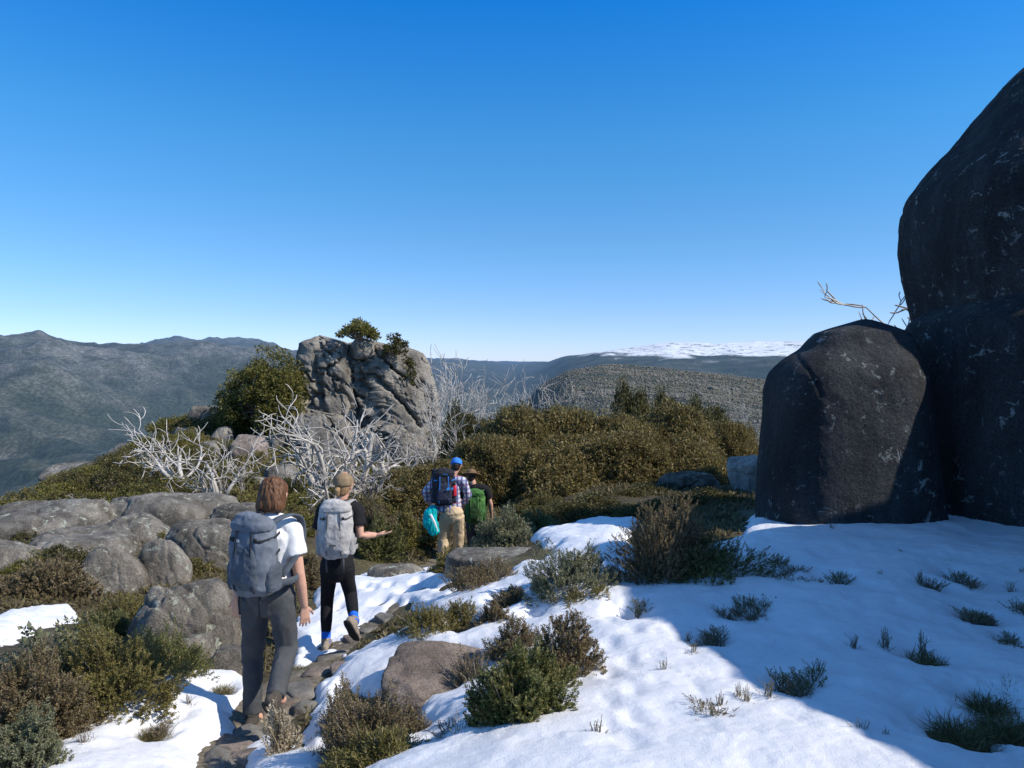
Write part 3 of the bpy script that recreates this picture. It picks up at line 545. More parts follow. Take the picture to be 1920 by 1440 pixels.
def gen_clumps(seed,rx,ry,rz,ncl,cr,nleaf,ll,lw,low=-.15,trunkh=0.,shell=.7,lean=(0,0),tr=.05,lump=.25,stems=0):
    r=np.random.default_rng(seed); ph=r.uniform(0,2*math.pi,ncl); ct=r.uniform(low,1,ncl); st=np.sqrt(1-ct**2)
    d=np.stack([st*np.cos(ph),st*np.sin(ph),ct],-1); rad=(shell+(1-shell)*r.random(ncl)**.6)*(1+lump*vn3(d*2.1+seed))
    c=d*rad[:,None]*np.array([rx,ry,rz])+np.array([lean[0],lean[1],trunkh]); 
    if trunkh==0: c[:,2]=np.maximum(c[:,2],cr*.6)
    o=norm(r.normal(size=(ncl,nleaf,3)))*(r.random((ncl,nleaf,1))**.4)*cr*r.uniform(.6,1.3,(ncl,1,1)); o[...,2]*=.7
    B=(c[:,None]+o).reshape(-1,3); k=len(B); D=norm(norm(o.reshape(-1,3))*.6+r.normal(size=(k,3))*.6+np.array([0,0,.1])); N=norm(np.cross(D,r.normal(size=(k,3))))
    leaves=leaf_mesh(B,D,N,ll*r.uniform(.6,1.4,k),lw*r.uniform(.7,1.3,k))
    polys=[]; base=np.array([0,0,-.1])
    fork=np.array([lean[0]*.5,lean[1]*.5,max(trunkh*.55,.1)])
    polysT=[([base,base*.4+fork*.6+r.normal(size=3)*.03,fork],[tr*1.3,tr,tr*.9])]
    for i in range(min(ncl,46)):
        q=c[i]; m1=fork+(q-fork)*.4+r.normal(size=3)*.08*rx; m2=fork+(q-fork)*.75+r.normal(size=3)*.08*rx
        polys.append(([fork,m1,m2,q],[tr*.6,tr*.4,tr*.25,tr*.1]))
    return fast_tubes(polysT,8),fast_tubes(polys,5),leaves
gb=[gen_clumps(61,1.5,1.2,1.5,520,.17,85,.070,.028,lump=.08,low=.12,shell=.82),gen_clumps(62,1.7,1.2,1.35,540,.17,85,.070,.028,lump=.08,low=.12,shell=.82),gen_clumps(63,1.2,1.2,1.6,480,.17,85,.070,.028,lump=.08,low=.12,shell=.82)]
gb2=gen_clumps(64,1.5,1.2,1.5,240,.24,110,.085,.036)
def bush_px(px,top,base,wpx,Y,k,dark,label,grp=None,ry=1.):
    c=P(px,base,Y); zt=P(px,top,Y)[2]; zb=min(c[2],float(H(c[0],Y)))-.1; src=(gb2 if dark else gb[k]); 
    w=wpx*Y/F/2; hh=zt-zb; sc=(w/1.6,w/1.6*ry,hh/1.62)
    plant('b','gum_bush',src,[M['bark'],M['bark'],M['gumdark' if dark else 'gum']],['trunk','branches','foliage'],(c[0],Y,zb),sc,random.Random(px).uniform(0,6) if abs(sc[0]-sc[1])<.3 else 0,label,'bush',grp)
bush_px(755,880,955,150,16.5,2,0,'low olive bush at the far left end of the thicket')
bush_px(830,850,950,220,15.5,1,0,'low olive bush at the left end of the thicket behind the man with the cap')
bush_px(925,800,950,230,16.5,0,0,'olive brown bush rising behind the man in the hat')
bush_px(975,768,940,250,18,2,0,'rounded olive brown bush left of the tallest part of the thicket')
bush_px(1065,745,940,300,18.5,0,0,'tallest rounded olive brown bush in the middle of the thicket')
bush_px(1060,800,945,300,16.5,1,0,'low front bush in the middle of the thicket')
bush_px(1165,758,935,280,18,1,0,'brown bush right of the tallest bush in the thicket')
bush_px(1170,795,935,280,16.4,0,0,'low front bush right of the middle of the thicket')
bush_px(1260,763,930,260,18.2,2,0,'brown bush in the right half of the thicket')
bush_px(1285,800,925,240,16.8,1,0,'low rounded bush at the right front of the thicket')
bush_px(1365,775,925,160,20,0,0,'russet bush at the right end of the thicket next to the small boulder')
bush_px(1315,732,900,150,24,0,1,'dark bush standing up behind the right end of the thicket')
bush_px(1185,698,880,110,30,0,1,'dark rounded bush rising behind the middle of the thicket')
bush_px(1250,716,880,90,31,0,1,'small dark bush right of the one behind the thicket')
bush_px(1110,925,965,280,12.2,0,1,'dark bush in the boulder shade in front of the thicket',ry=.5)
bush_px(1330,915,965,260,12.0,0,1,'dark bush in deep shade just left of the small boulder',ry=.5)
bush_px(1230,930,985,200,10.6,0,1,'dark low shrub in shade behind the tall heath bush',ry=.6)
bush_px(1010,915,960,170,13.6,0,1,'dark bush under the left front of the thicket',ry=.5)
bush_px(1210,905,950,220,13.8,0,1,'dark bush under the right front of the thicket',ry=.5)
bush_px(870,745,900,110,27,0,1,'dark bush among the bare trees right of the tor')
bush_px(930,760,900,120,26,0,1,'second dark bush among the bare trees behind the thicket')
def tree_px(px,top,bot,wpx,Y,seed,label,mat='tree',ncl=90,trunkh=.5,lean=(0,0),zb=None,nleaf=90,cr=.34,shell=.6,ll=.13,lw=.065,lump=.3):
    s=Y/F; w=wpx*s/2; zt=P(px,top,Y)[2]; z0=P(px,bot,Y)[2] if zb is None else zb; hh=zt-z0; th=hh*trunkh
    ms=gen_clumps(seed,w*.85,w*.8,hh-th-cr*.3,ncl,cr,nleaf,ll,lw,low=-.45,trunkh=th,lean=(lean[0]*w,0),tr=.07,shell=shell,lump=lump)
    c=P(px,bot,Y); plant('t','gum_tree',ms,[M['bark'],M['bark'],M[mat]],['trunk','limbs','crown'],(c[0],Y,z0),1,0,label,'tree')
tree_px(487,658,815,160,34,71,'rounded yellow green evergreen tree leaning against the left side of the tor',ncl=190,trunkh=.42,lean=(.1,0),cr=.36,lump=.4,shell=.5)
tree_px(520,690,830,90,33.4,72,'smaller evergreen tree tucked between the rounded tree and the tor',ncl=90,trunkh=.4,lump=.5)
tree_px(440,720,830,80,34.5,76,'low evergreen bush on the left side of the rounded tree',ncl=60,trunkh=.4,lump=.5)
tree_px(670,602,650,78,34.6,73,'flat topped little tree on the crest of the tor',ncl=42,trunkh=.55,cr=.2,nleaf=60,shell=.75)
tree_px(740,626,672,50,34.6,74,'small dark shrubby tree on the right part of the crest of the tor','gumdark',ncl=20,trunkh=.3,cr=.18,nleaf=60)
tree_px(765,668,720,34,33.6,75,'tiny shrub on the right flank of the tor',"gumdark",ncl=12,trunkh=.3,cr=.18,nleaf=50)
lh=[gen_clumps(81,.6,.6,.5,50,.16,90,.06,.03),gen_clumps(82,.8,.6,.42,60,.16,90,.06,.03),gen_clumps(83,.6,.6,.5,50,.16,90,.06,.03)]
rng=np.random.default_rng(44); cnt=0
while cnt<270:
    px=rng.uniform(10,800); py=rng.uniform(790,1060) if cnt<230 else rng.uniform(980,1080)
    if cnt>=230: px=rng.uniform(0,480)
    q=ground_at(px,py)
    if q[1]<(12.5 if cnt<230 else 8.6) or q[1]>44 : continue
    if px<300 and py<880-(px-180)*.4: continue
    k=int(rng.integers(0,3)); 
    plant('l','heath_bush',lh[k],[M['bark'],M['bark'],M[['heathy','tree','gumdark'][k]]],['trunk','branches','foliage'],(q[0],q[1],q[2]-.05),rng.uniform(.4,1.2)*min(1.4,max(q[1]/22,.5)),rng.uniform(0,6),['low yellow green heath bush on the slope below the tor','low olive heath bush on the slope below the tor','low dark heath bush on the slope below the tor'][k],'bush',['yellow green bushes on the slope','olive bushes on the slope','dark bushes on the slope'][k]); cnt+=1
for i,(px,py,w,Y,lb) in enumerate([(230,880,110,26,'dark green bush behind the left dead tree'),(360,910,90,23,'dark bush at the foot of the left dead tree'),(520,850,110,29,'dark bush on the slope below the evergreen tree')]):
    q=ground_at(px,py); bush_px(px,py-45,py+10,w,q[1],0,1,lb)
# dead trees
def gen_dead(seed,h,lean=(0,0),tr=.06,up=.35,lev=3,kids=(5,4,3),spread=.8,multi=2,rmin=.010,curve=.16,fr=(.5,.85)):
    r=np.random.default_rng(seed); big=[];small=[]
    def grow(p,d,L,rad,l):
        m=8; pts=[p];rs=[rad]; bend=r.normal(size=3)*curve
        for i in range(m):
            d=norm(d+bend*.5+r.normal(size=3)*.13+np.array([lean[0]*.10,lean[1]*.10,up*.12*(1 if l<2 else .7)])); p=p+d*L/m; pts.append(p); rs.append(max(rad*(1-(i+1)/m*.62),rmin*(.5 if i==m-1 else 1)))
        (big if l==0 else small).append((pts,rs))
        if l>=lev: return
        for c in range(kids[l]):
            i=int(r.integers(2,m+1))
            sd_=norm(r.normal(size=3)*np.array([1,1,.5])); nd=norm(norm(pts[i]-pts[i-1])*.8+sd_*spread)
            grow(pts[i],nd,L*r.uniform(*fr),rs[i]*.66,l+1)
    for j in range(multi):
        d=norm(np.array([lean[0],lean[1],1.])+r.normal(size=3)*.35); grow(np.array([r.normal()*.06,r.normal()*.06,-.15]),d,h*r.uniform(.42,.55),tr,0)
    zm=max(max(p[2] for p in pts) for pts,_ in big+small)
    return (fast_tubes(big,6),fast_tubes(small,4)),zm
dl=[gen_dead(90+i,3.0,(-.7,0),.085,multi=3,up=.4,rmin=.010,curve=.2,kids=(4,3,3)) for i in range(3)]
dc=[gen_dead(95+i,3.2,((-.3,.25,0)[i],0),.095,multi=3,up=.45,rmin=.010,curve=.24,kids=(4,3,2)) for i in range(3)]
du=[gen_dead(100+i,3.6,(.0,0),.045,multi=2,up=.9,spread=.65,kids=(5,3,2),rmin=.009) for i in range(3)]
def dead_px(src,px,base,top,label,group=None,rz=0,mat='dead',Y=None):
    if Y is None: c=ground_at(px,base)
    else: c=P(px,base,Y)
    Yq=c[1]; hh=(base-top)*Yq/F; src,zm=src
    ms=src if mat=='dead' else tuple(m.copy() for m in src)
    if mat!='dead':
        for m in ms: m.materials.clear()
    plant('d','dead_tree',ms,[M[mat],M[mat]],['trunk','branches'],(c[0],Yq,c[2]),hh/zm,rz,label,'tree',group)
dead_px(dl[0],420,950,795,'bleached dead snow gum leaning left on the left ridge, its trunk on the slope')
dead_px(dl[1],365,925,770,'white dead tree with arching limbs at the left end of the ridge')
dead_px(dl[2],460,950,865,'low broken dead tree between the left slab and the two women',mat='deadgrey')
dead_px(dl[1],200,978,925,'small fallen dead branch on the left slab',rz=.6)
dead_px(dc[0],600,940,715,'tangled bleached dead tree in front of the left side of the tor')
dead_px(dc[1],670,935,725,'wide white dead tree in front of the middle of the tor')
dead_px(dc[2],745,930,750,'bleached dead tree in front of the right shoulder of the tor')
dead_px(dc[0],690,955,840,'low dead tree behind the second woman',rz=1.6,mat='deadgrey')
dead_px(dc[2],625,955,845,'small dead tree just above the head of the second woman',rz=.7)
dead_px(dc[1],790,915,800,'dead tree at the left end of the brown thicket',rz=4,mat='deadgrey')
for i,(px,b,tp,Y) in enumerate([(815,800,660,31),(838,810,640,30),(862,810,662,29),(890,800,672,32),(925,800,680,30),(960,800,672,31),(1000,790,690,32),(1045,780,700,34),(850,820,705,26),(905,820,725,26),(1390,800,745,26),(1415,830,765,23)]):
    dead_px(du[i%3],px,b+40,tp,'upright bare grey tree in the dead stand behind the thicket','bare trees behind the thicket',rz=i*1.3,Y=Y)
dr_=gen_dead(139,3.2,(-.15,0),.05,multi=4,up=.8,rmin=.007,kids=(5,4,3),curve=.14,fr=(.3,.55),spread=.95)
dead_px(dr_,1752,940,505,'white dead tree reaching out from behind the two dark boulders',Y=11.6)
db_=gen_dead(133,1.0,(-.2,0),.025,multi=1,up=.2,rmin=.005)[0]
q=P(0,1085,7.2); plant('d','dead_branch',db_,[M['dead'],M['dead']],['trunk','branches'],(q[0]-.15,7.2,q[2]),1.1,0,'pale dead branch lying over the rocks at the left edge','branch')
# ground cover
rng=np.random.default_rng(8); N_=90000
wq=np.exp(rng.uniform(math.log(6.2),math.log(48),N_)); uq=rng.uniform(-.85,.85,N_); x=wq*uq; y=wq-3
ms_=snow_mask(x,y); dpa=np.min(np.hypot(x[:,None]-cx[None,::4],y[:,None]-cy[None,::4]),1)
ok=(ms_<-.02)&(dpa>.32)&(vn3(np.stack([x*.9,y*.9,x*0],-1))>-.2); x,y=x[ok],y[ok]; k=len(x); z=Hn(x,y)
nb=6; s=np.clip(.0022*y+.010,.015,.07)[:,None]*rng.uniform(.5,1.5,(k,nb)); off=rng.normal(size=(k,nb,3))*(s*.9)[...,None]; off[...,2]=0
B=(np.stack([x,y,z],-1)[:,None]+off).reshape(-1,3); D=norm(rng.normal(size=(k*nb,3))*.9+np.array([0,0,.8])); N2=norm(np.cross(D,rng.normal(size=(k*nb,3))))
gc=link('ground_cover',leaf_mesh(B,D,N2,(s*2.0).ravel(),(s*.8).ravel()),M['litter']); tag(gc,'short dry grass and heath litter covering the slope','ground cover',kind='stuff')
# far woodland crowns
rng=np.random.default_rng(9); N_=170000
yq=np.exp(rng.uniform(math.log(120),math.log(1750),N_)); uq=rng.uniform(-.12,.5,N_)
iu=np.clip(((uq+1.7)/3.4*(NU-1)).astype(int),0,NU-1); iy=np.clip((np.log(yq/45)/math.log(40000/45)*(NY-1)).astype(int),0,NY-1); zq=Zf[iy,iu]
Vb=np.array([[1,0,0],[0,1,0],[-1,0,0],[0,-1,0],[0,0,1],[0,0,-1]],float); Fb=np.array([[0,1,4],[1,2,4],[2,3,4],[3,0,4],[1,0,5],[2,1,5],[3,2,5],[0,3,5]])
sc=np.exp(rng.normal(0,.35,N_))*.62*np.clip(yq/600,.4,1.4)
Vq=Vb[None]*sc[:,None,None]*(1+.35*rng.normal(size=(N_,len(Vb),1)))*np.array([1.3,1.3,.75]); Vq+=np.stack([uq*yq,yq,zq+sc*.2],-1)[:,None]
Fq=(Fb[None]+(np.arange(N_)*len(Vb))[:,None,None]).reshape(-1,3)
t=NT('woodland'); g_=t.n('ShaderNodeNewGeometry'); f_=t.math('ADD',t.math('MULTIPLY',g_.outputs['Random Per Island'],.22),t.math('MULTIPLY',t.noise(g_.outputs['Position'],.009,6,.75),.78)); t.col(t.ramp(f_,[(.25,(.065,.065,.042)),(.42,(.11,.105,.075)),(.55,(.165,.15,.122)),(.7,(.23,.21,.185))]))
fo=link('forest',mesh_np(Vq.reshape(-1,3),Fq),t.m,smooth=True); tag(fo,'snow gum woodland on the far hillside','forest',kind='stuff')
# ---------------------------------------------------------------- people
def finish(name,mb,voxel,mat,parent,wr=0.,wf=10.,smooth=6,stretch=(1,1,1)):
    me=mb.mesh(); o=bpy.data.objects.new('tmp',me); C.objects.link(o)
    m=o.modifiers.new('r','REMESH'); m.mode='VOXEL'; m.voxel_size=voxel; m.adaptivity=0
    s=o.modifiers.new('s','SMOOTH'); s.iterations=smooth; s.factor=.5
    dg=bpy.context.evaluated_depsgraph_get(); me2=bpy.data.meshes.new_from_object(o.evaluated_get(dg)); bpy.data.objects.remove(o); bpy.data.meshes.remove(me)
    if wr:
        nv=len(me2.vertices); V=np.zeros(nv*3,np.float32); me2.vertices.foreach_get('co',V); V=V.reshape(-1,3)
        Nn=np.zeros(nv*3,np.float32); me2.vertex_normals.foreach_get('vector',Nn); Nn=Nn.reshape(-1,3)
        q=V*np.array(stretch)*wf; d=wr*(1-2*np.abs(fbm(q+3.3,3)))*1.0; V=V+Nn*d[:,None]; me2.vertices.foreach_set('co',V.astype(np.float32).ravel()); me2.update()
    me2.materials.clear(); return link(name,me2,mat,parent)
def hand(mb,wr,dv,pn,ts,curl=.35,s=1.):
    dv=norm(np.array(dv,float));pn=norm(np.array(pn,float)-dv*np.dot(pn,dv)); w=norm(np.cross(dv,pn)); 
    if np.dot(w,ts)<0: w=-w
    pts=[wr,wr+dv*.03*s,wr+dv*.06*s,wr+dv*.09*s]; mb.add(*ring_tube(pts,[(.024*s,.017*s),(.034*s,.016*s),(.040*s,.015*s),(.038*s,.013*s)],14,ref=w))
    for k,(L,) in enumerate([(.066,),(.075,),(.070,),(.054,)]):
        b=wr+dv*.088*s+w*(.030-.020*k)*s; d=norm(dv+w*(.16-.10*k)); p=[b]; 
        for j,f in enumerate((.45,.32,.23)):
            d=norm(d+pn*curl*(.5+.5*j)); p.append(p[-1]+d*L*f*s)
        mb.add(*ring_tube(p,[.0088*s,.0085*s,.0078*s,.0065*s],8))
    b=wr+dv*.028*s+w*.028*s; d=norm(dv*.7+w*.75+pn*.25); p=[b,b+d*.032*s]; d=norm(d+dv*.5+pn*.2); p.append(p[-1]+d*.028*s); p.append(p[-1]+norm(d+dv*.3)*.022*s)
    mb.add(*ring_tube(p,[.013*s,.0115*s,.0095*s,.0075*s],8))
def shoe(root,c,fd,pitch,ms,msole,s=1.,name='shoe'):
    fd=norm(np.array([fd[0],fd[1],0.])); side=np.array([fd[1],-fd[0],0]); upv=np.array([0,0,1.])
    f2=fd*math.cos(pitch)-upv*math.sin(pitch); u2=upv*math.cos(pitch)+fd*math.sin(pitch)
    c=np.array(c); L=lambda a,b,d=0: c+f2*a*s+u2*b*s+side*d*s
    mb=MB(); mb.add(*ring_tube([L(-.075,-.045),L(-.04,-.04),L(.03,-.045),L(.10,-.058),L(.165,-.066)],[(.030*s,.036*s),(.037*s,.044*s),(.040*s,.040*s),(.046*s,.028*s),(.036*s,.018*s)],16,ref=side,power=2.3))
    mb.add(*ring_tube([L(0,-.03),L(-.005,.03)],[(.044*s,.05*s),(.042*s,.048*s)],14,ref=side,cap='flat'))
    o=finish(name,mb,.007,ms,root,.002,30,3)
    mb=MB(); mb.add(*ring_tube([L(-.10,-.082),L(-.05,-.084),L(.03,-.084),L(.10,-.084),L(.175,-.078)],[(.034*s,.014*s),(.043*s,.015*s),(.042*s,.014*s),(.05*s,.014*s),(.036*s,.012*s)],16,ref=side,power=3.))
    finish('sole',mb,.006,msole,o,0,1,2)
    return o
def person(cfg):
    Y0=cfg['Y']; J={k:P(v[0],v[1],Y0+(v[2] if len(v)>2 else 0)) for k,v in cfg['J'].items()}
    base=np.array([J['pelvis'][0],Y0,min(J['anL'][2],J['anR'][2])-.09]); J={k:v-base for k,v in J.items()}
    root=empty('person',tuple(base)); tag(root,cfg['label'],'person'); s=cfg.get('s',1.)
    yaw=cfg.get('yaw',0.); fw=np.array([math.sin(yaw),math.cos(yaw),0.]); sd_=np.array([math.cos(yaw),-math.sin(yaw),0.])
    b=MB(); T=[J['pelvis']+[0,0,-.06],J['pelvis'],J['waist'],J['chest'],J['chest']*.35+J['neck']*.65-[0,0,.03]]
    b.add(*ring_tube(T,[(.12*s,.09*s),(.14*s,.10*s),(.115*s,.085*s),(.15*s,.10*s),(.12*s,.07*s)],24,ref=sd_))
    hd=J['head']; hf=norm(np.array(cfg.get('face',(0,1,-.1)),float)); hs=norm(np.cross(hf,[0,0,1])); hu=np.cross(hs,hf)
    b.add(*ring_tube([J['neck']-[0,0,.06],J['neck'],hd-hu*.04],[.062*s,.052*s,.052*s],16))
    b.add(*ring_tube([hd-hu*.085+hf*.02,hd-hu*.05+hf*.012,hd,hd+hu*.05-hf*.005,hd+hu*.085-hf*.01],[(.042*s,.055*s),(.062*s,.08*s),(.076*s,.094*s),(.072*s,.09*s),(.045*s,.06*s)],22,ref=hs))
    b.add(*ring_tube([hd+hf*.088+hu*.02,hd+hf*.108-hu*.02],[.010,.015],10))
    b.add(*ring_tube([hd+hf*.086-hu*.052-hs*.02,hd+hf*.086-hu*.052+hs*.02],[.009,.009],8))
    b.add(*ring_tube([hd+hf*.072-hu*.09,hd+hf*.08-hu*.095],[.018,.016],8))
    for q in (-1,1):
        b.add(*ring_tube([hd+hs*q*.078-hu*.02,hd+hs*q*.084+hu*.02],[(.008,.016),(.010,.020)],10,ref=hs))
        b.add(*ring_tube([hd+hf*.078+hs*q*.034+hu*.022,hd+hf*.080+hs*q*.026+hu*.022],[.010,.010],8))
    for q in 'LR':
        sh,el,wr_=J['sh'+q],J['el'+q],J['wr'+q]; inn=J['chest']*.3+J['neck']*.7
        b.add(*ring_tube([inn,sh*.8+inn*.2,sh],[.055*s,.055*s,.052*s],16))
        b.add(*ring_tube([sh,sh*.5+el*.5,el,el*.6+wr_*.4,wr_],[.050*s,.043*s,.037*s,.036*s,.024*s],16))
        hc=cfg['hand'+q]; hand(b,wr_,hc[0],hc[1],hc[2],hc[3],s*.98)
        hp,kn,an=J['hip'+q],J['kn'+q],J['an'+q]
        b.add(*ring_tube([hp+[0,0,.03],hp*.5+kn*.5,kn,kn*.55+an*.45,an],[.080*s,.066*s,.050*s,.046*s,.034*s],18))
        b.add(*ring_tube([an,an+fw*.08-[0,0,.05]],[.034*s,.03*s],12))
    finish('body',b,.0055,M['skin'],root,0,1,4)
    sh_=MB(); hem=cfg.get('hem',.02)
    sp_=[J['waist']+np.array([0,0,-.07-hem]),J['waist'],J['chest']*.5+J['waist']*.5,J['chest'],J['chest']*.4+J['neck']*.6-[0,0,.02],J['neck']-[0,0,.012]]
    wst=cfg.get('wst',.135)
    sh_.add(*ring_tube(sp_,[(wst*1.12*s,.115*s),(wst*s,.105*s),(.148*s,.115*s),(.17*s,.125*s),(.125*s,.085*s),(.066*s,.064*s)],28,ref=sd_,cap='flat'))
    sl=cfg.get('sleeve',.55)
    for q in 'LR':
        shp,el,wr_=J['sh'+q],J['el'+q],J['wr'+q]; inn=J['chest']*.35+J['neck']*.65
        sh_.add(*ring_tube([inn,shp*.7+inn*.3,shp],[.066*s,.070*s,.064*s],18))
        if sl<=1: sh_.add(*ring_tube([shp,shp*(1-sl*.6)+el*sl*.6,shp*(1-sl)+el*sl],[.063*s,.066*s,.074*s],18,cap='flat'))
        else:
            f=sl-1; sh_.add(*ring_tube([shp,shp*.5+el*.5,el,el*(1-f)+wr_*f],[.063*s,.058*s,.052*s,.042*s],18,cap='flat'))
    finish('shirt',sh_,.008,cfg['shirt'],root,.009,9,3,(1.,1,.8))
    tr=MB(); r1=cfg.get('legr',(.10,.078,.066,.058)); pel=J['pelvis']; hw_=cfg.get('hipw',.165)
    tr.add(*ring_tube([J['waist']-[0,0,.015],J['waist']*.4+pel*.6,pel,pel-[0,0,.06]],[(.125*s,.105*s),(.145*s,.12*s),(hw_*s,.13*s),(.150*s,.115*s)],28,ref=sd_,cap='round'))
    te=cfg.get('cuff',.98)
    for q in 'LR':
        hp,kn,an=J['hip'+q],J['kn'+q],J['an'+q]
        tr.add(*ring_tube([hp+[0,0,.02],hp*.6+kn*.4,kn,kn*.5+an*.5,kn*(1-te)+an*te],[r1[0]*s,r1[1]*s*1.08,r1[1]*s*.92,r1[2]*s,r1[3]*s],20,cap='flat'))
    finish('trousers',tr,.008,cfg['trousers'],root,cfg.get('twr',.010),9,2,(1.2,1.2,.8))
    if 'sock' in cfg:
        for q in 'LR':
            an=J['an'+q]; kn=J['kn'+q]; m_=MB(); d=norm(kn-an); m_.add(*ring_tube([an-d*.03,an+d*.10],[.045*s,.046*s],14,cap='flat')); finish('sock',m_,.007,cfg['sock'],root,0,1,1)
    for q in 'LR': shoe(root,J['an'+q],cfg['ft'+q][0],cfg['ft'+q][1],cfg['shoe'],cfg['sole'],s*1.0)
    return root,J,base,hd,hf,hs,hu
mt=lambda n_,c,**k:m_plain(n_,c,**k)
GREY=mt('charcoal_cloth',(.070,.072,.076),sc=6); WHITE=mt('white_cotton',(.80,.80,.80),var=.05,sc=8); BLK=mt('black_cloth',(.012,.012,.014),sc=6)
SHOE1=mt('dark_shoe',(.07,.06,.05)); SOLE=mt('rubber_sole',(.02,.02,.02)); SHOE2=mt('tan_shoe',(.28,.23,.18)); SOCK=mt('blue_sock',(.02,.14,.70)); TAN=mt('beige_cloth',(.58,.44,.28),var=.15,sc=6)
def m_hair(name,c1,c2):
    t=NT(name); p=t.pos(True); t.col(t.ramp(t.noise(t.mapv(p,(90,90,7)),1.,4),[(.35,c1),(.65,c2)])); t.bump(t.noise(t.mapv(p,(160,160,10)),1.,3),.6,.004); t.b.inputs['Roughness'].default_value=.5; return t.m
HB=m_hair('auburn_hair',(.065,.028,.014),(.20,.095,.045)); HBL=m_hair('blonde_hair',(.22,.13,.06),(.45,.29,.15)); HD=m_hair('dark_hair',(.02,.012,.008),(.05,.03,.02))
def m_plaid():
    t=NT('plaid_cloth'); p=t.pos(True); sx=t.n('ShaderNodeSeparateXYZ'); t.l(p,sx.inputs[0])
    def st(o_,f,w): return t.math('LESS_THAN',t.math('FRACT',t.math('MULTIPLY',t.math('ADD',o_,5.),f)),w)
    c=t.mix(st(sx.outputs[0],14,.4),(.62,.62,.68),(.13,.16,.34)); c=t.mix(t.math('MULTIPLY',st(sx.outputs[2],14,.4),.6),c,(.09,.09,.24)); c=t.mix(t.math('MULTIPLY',st(sx.outputs[2],7,.12),.7),c,(.4,.10,.16)); t.col(c); return t.m
PLAID=m_plaid()
def hair_long(root,hd,hf,hs,hu,mat):
    m_=MB(); m_.add(*ring_tube([hd+hu*.106-hf*.01,hd+hu*.078-hf*.016,hd+hu*.02-hf*.024,hd-hu*.04-hf*.03,hd-hu*.085-hf*.034,hd-hu*.112-hf*.04],[(.046,.055),(.078,.09),(.088,.092),(.090,.078),(.092,.062),(.080,.045)],30,ref=hs,cap='flat'))
    finish('hair',m_,.006,mat,root,.010,26,3,(1.6,1.6,.22))
def hair_short(root,hd,hf,hs,hu,mat):
    m_=MB(); m_.add(*ring_tube([hd+hu*.06-hf*.02,hd+hu*.02-hf*.022,hd-hu*.045-hf*.030],[(.065,.075),(.080,.083),(.065,.06)],24,ref=hs)); finish('hair',m_,.006,mat,root,.003,30,3)
def cap_(root,hd,hf,hs,hu,mat,mb2=None,brim='cap'):
    m_=MB(); m_.add(*ring_tube([hd-hu*.002-hf*.012,hd+hu*.03-hf*.012,hd+hu*.065-hf*.012,hd+hu*.095-hf*.01,hd+hu*.115-hf*.01],[(.090,.108),(.091,.110),(.086,.104),(.064,.078),(.03,.035)],26,ref=hs,cap='flat'))
    o=finish('hat' if brim!='cap' else 'cap',m_,.006,mat,root,.001,20,3)
    m_=MB()
    if brim=='cap': m_.add(*ring_tube([hd+hu*.032+hf*.08,hd+hu*.03+hf*.125,hd+hu*.02+hf*.165],[(.076,.007),(.072,.006),(.045,.006)],20,ref=hs))
    else: m_.add(*ring_tube([hd+hu*.008,hd+hu*.022],[(.165,.18),(.16,.175)],30,ref=hs,cap='flat'))
    finish('brim',m_,.005,mb2 or mat,o,.003 if brim!='cap' else 0,12,2); return o
r1,J1,b1,hd,hf,hs,hu=person(dict(Y=5.0,label='woman in white T-shirt and charcoal trousers with slate rucksack, nearest on the path',yaw=.25,
 J=dict(head=(514,930,.06),neck=(508,965,.02),chest=(505,1003,.0),waist=(506,1068,.02),pelvis=(503,1108,.0),shL=(466,986,.0),shR=(547,990,.0),elL=(447,1075,.06),wrL=(443,1122,.02),elR=(561,1075,-.03),wrR=(571,1136,.02),
 hipL=(480,1122,.02),hipR=(526,1120,.0),knL=(474,1228,.14),anL=(473,1341,.06),knR=(538,1215,.02),anR=(516,1308,-.32)),
 handL=((-.05,.15,-1),(.3,1,0),(.2,1,0),.25),handR=((.0,.12,-1),(-.6,.6,0),(-.3,1,0),.22),face=(.12,1,-.45),shirt=WHITE,trousers=GREY,shoe=SHOE1,sole=SOLE,sleeve=.58,
 ftL=((0,1),0.0),ftR=((.1,1),.85),wst=.135,legr=(.096,.075,.058,.055),hipw=.168))
hair_long(r1,hd,hf,hs,hu,HB)
r2,J2,b2,hd,hf,hs,hu=person(dict(Y=7.0,label='woman in black T-shirt and leggings with tan cap, gesturing with her right hand',yaw=-.05,
 J=dict(head=(645,910,.04),neck=(641,936,.02),chest=(637,968,.0),waist=(634,1030,.02),pelvis=(632,1058,.0),shL=(607,955,.0),shR=(669,957,.0),elL=(597,1010,.08),wrL=(602,1045,.2),elR=(676,1004,-.05),wrR=(704,1003,.08),
 hipL=(618,1068),hipR=(647,1068),knL=(613,1128,.10),anL=(611,1200,.02),knR=(658,1116,.06),anR=(664,1164,-.30)),
 handL=((.1,1,-.3),(0,0,-1),(1,0,0),.3),handR=((1,.15,.12),(0,.2,1),(-.1,1,.1),.15),face=(.35,1,-.15),shirt=BLK,trousers=BLK,shoe=SHOE2,sole=SOLE,sock=SOCK,sleeve=.6,cuff=.80,twr=.002,
 ftL=((-.1,1),0.),ftR=((.35,1),.95),wst=.125,legr=(.092,.066,.054,.044),hipw=.158))
hair_short(r2,hd,hf,hs,hu,HBL)
m_=MB(); m_.add(*ring_tube([hd-hf*.09-hu*.02,hd-hf*.115-hu*.045,hd-hf*.10-hu*.085],[.018,.026,.016],12)); finish('hair_bun',m_,.006,HBL,r2,.004,30,2,(1.5,1.5,.3))
cap_(r2,hd,hf,hs,hu,mt('tan_cap_cloth',(.24,.17,.10)))
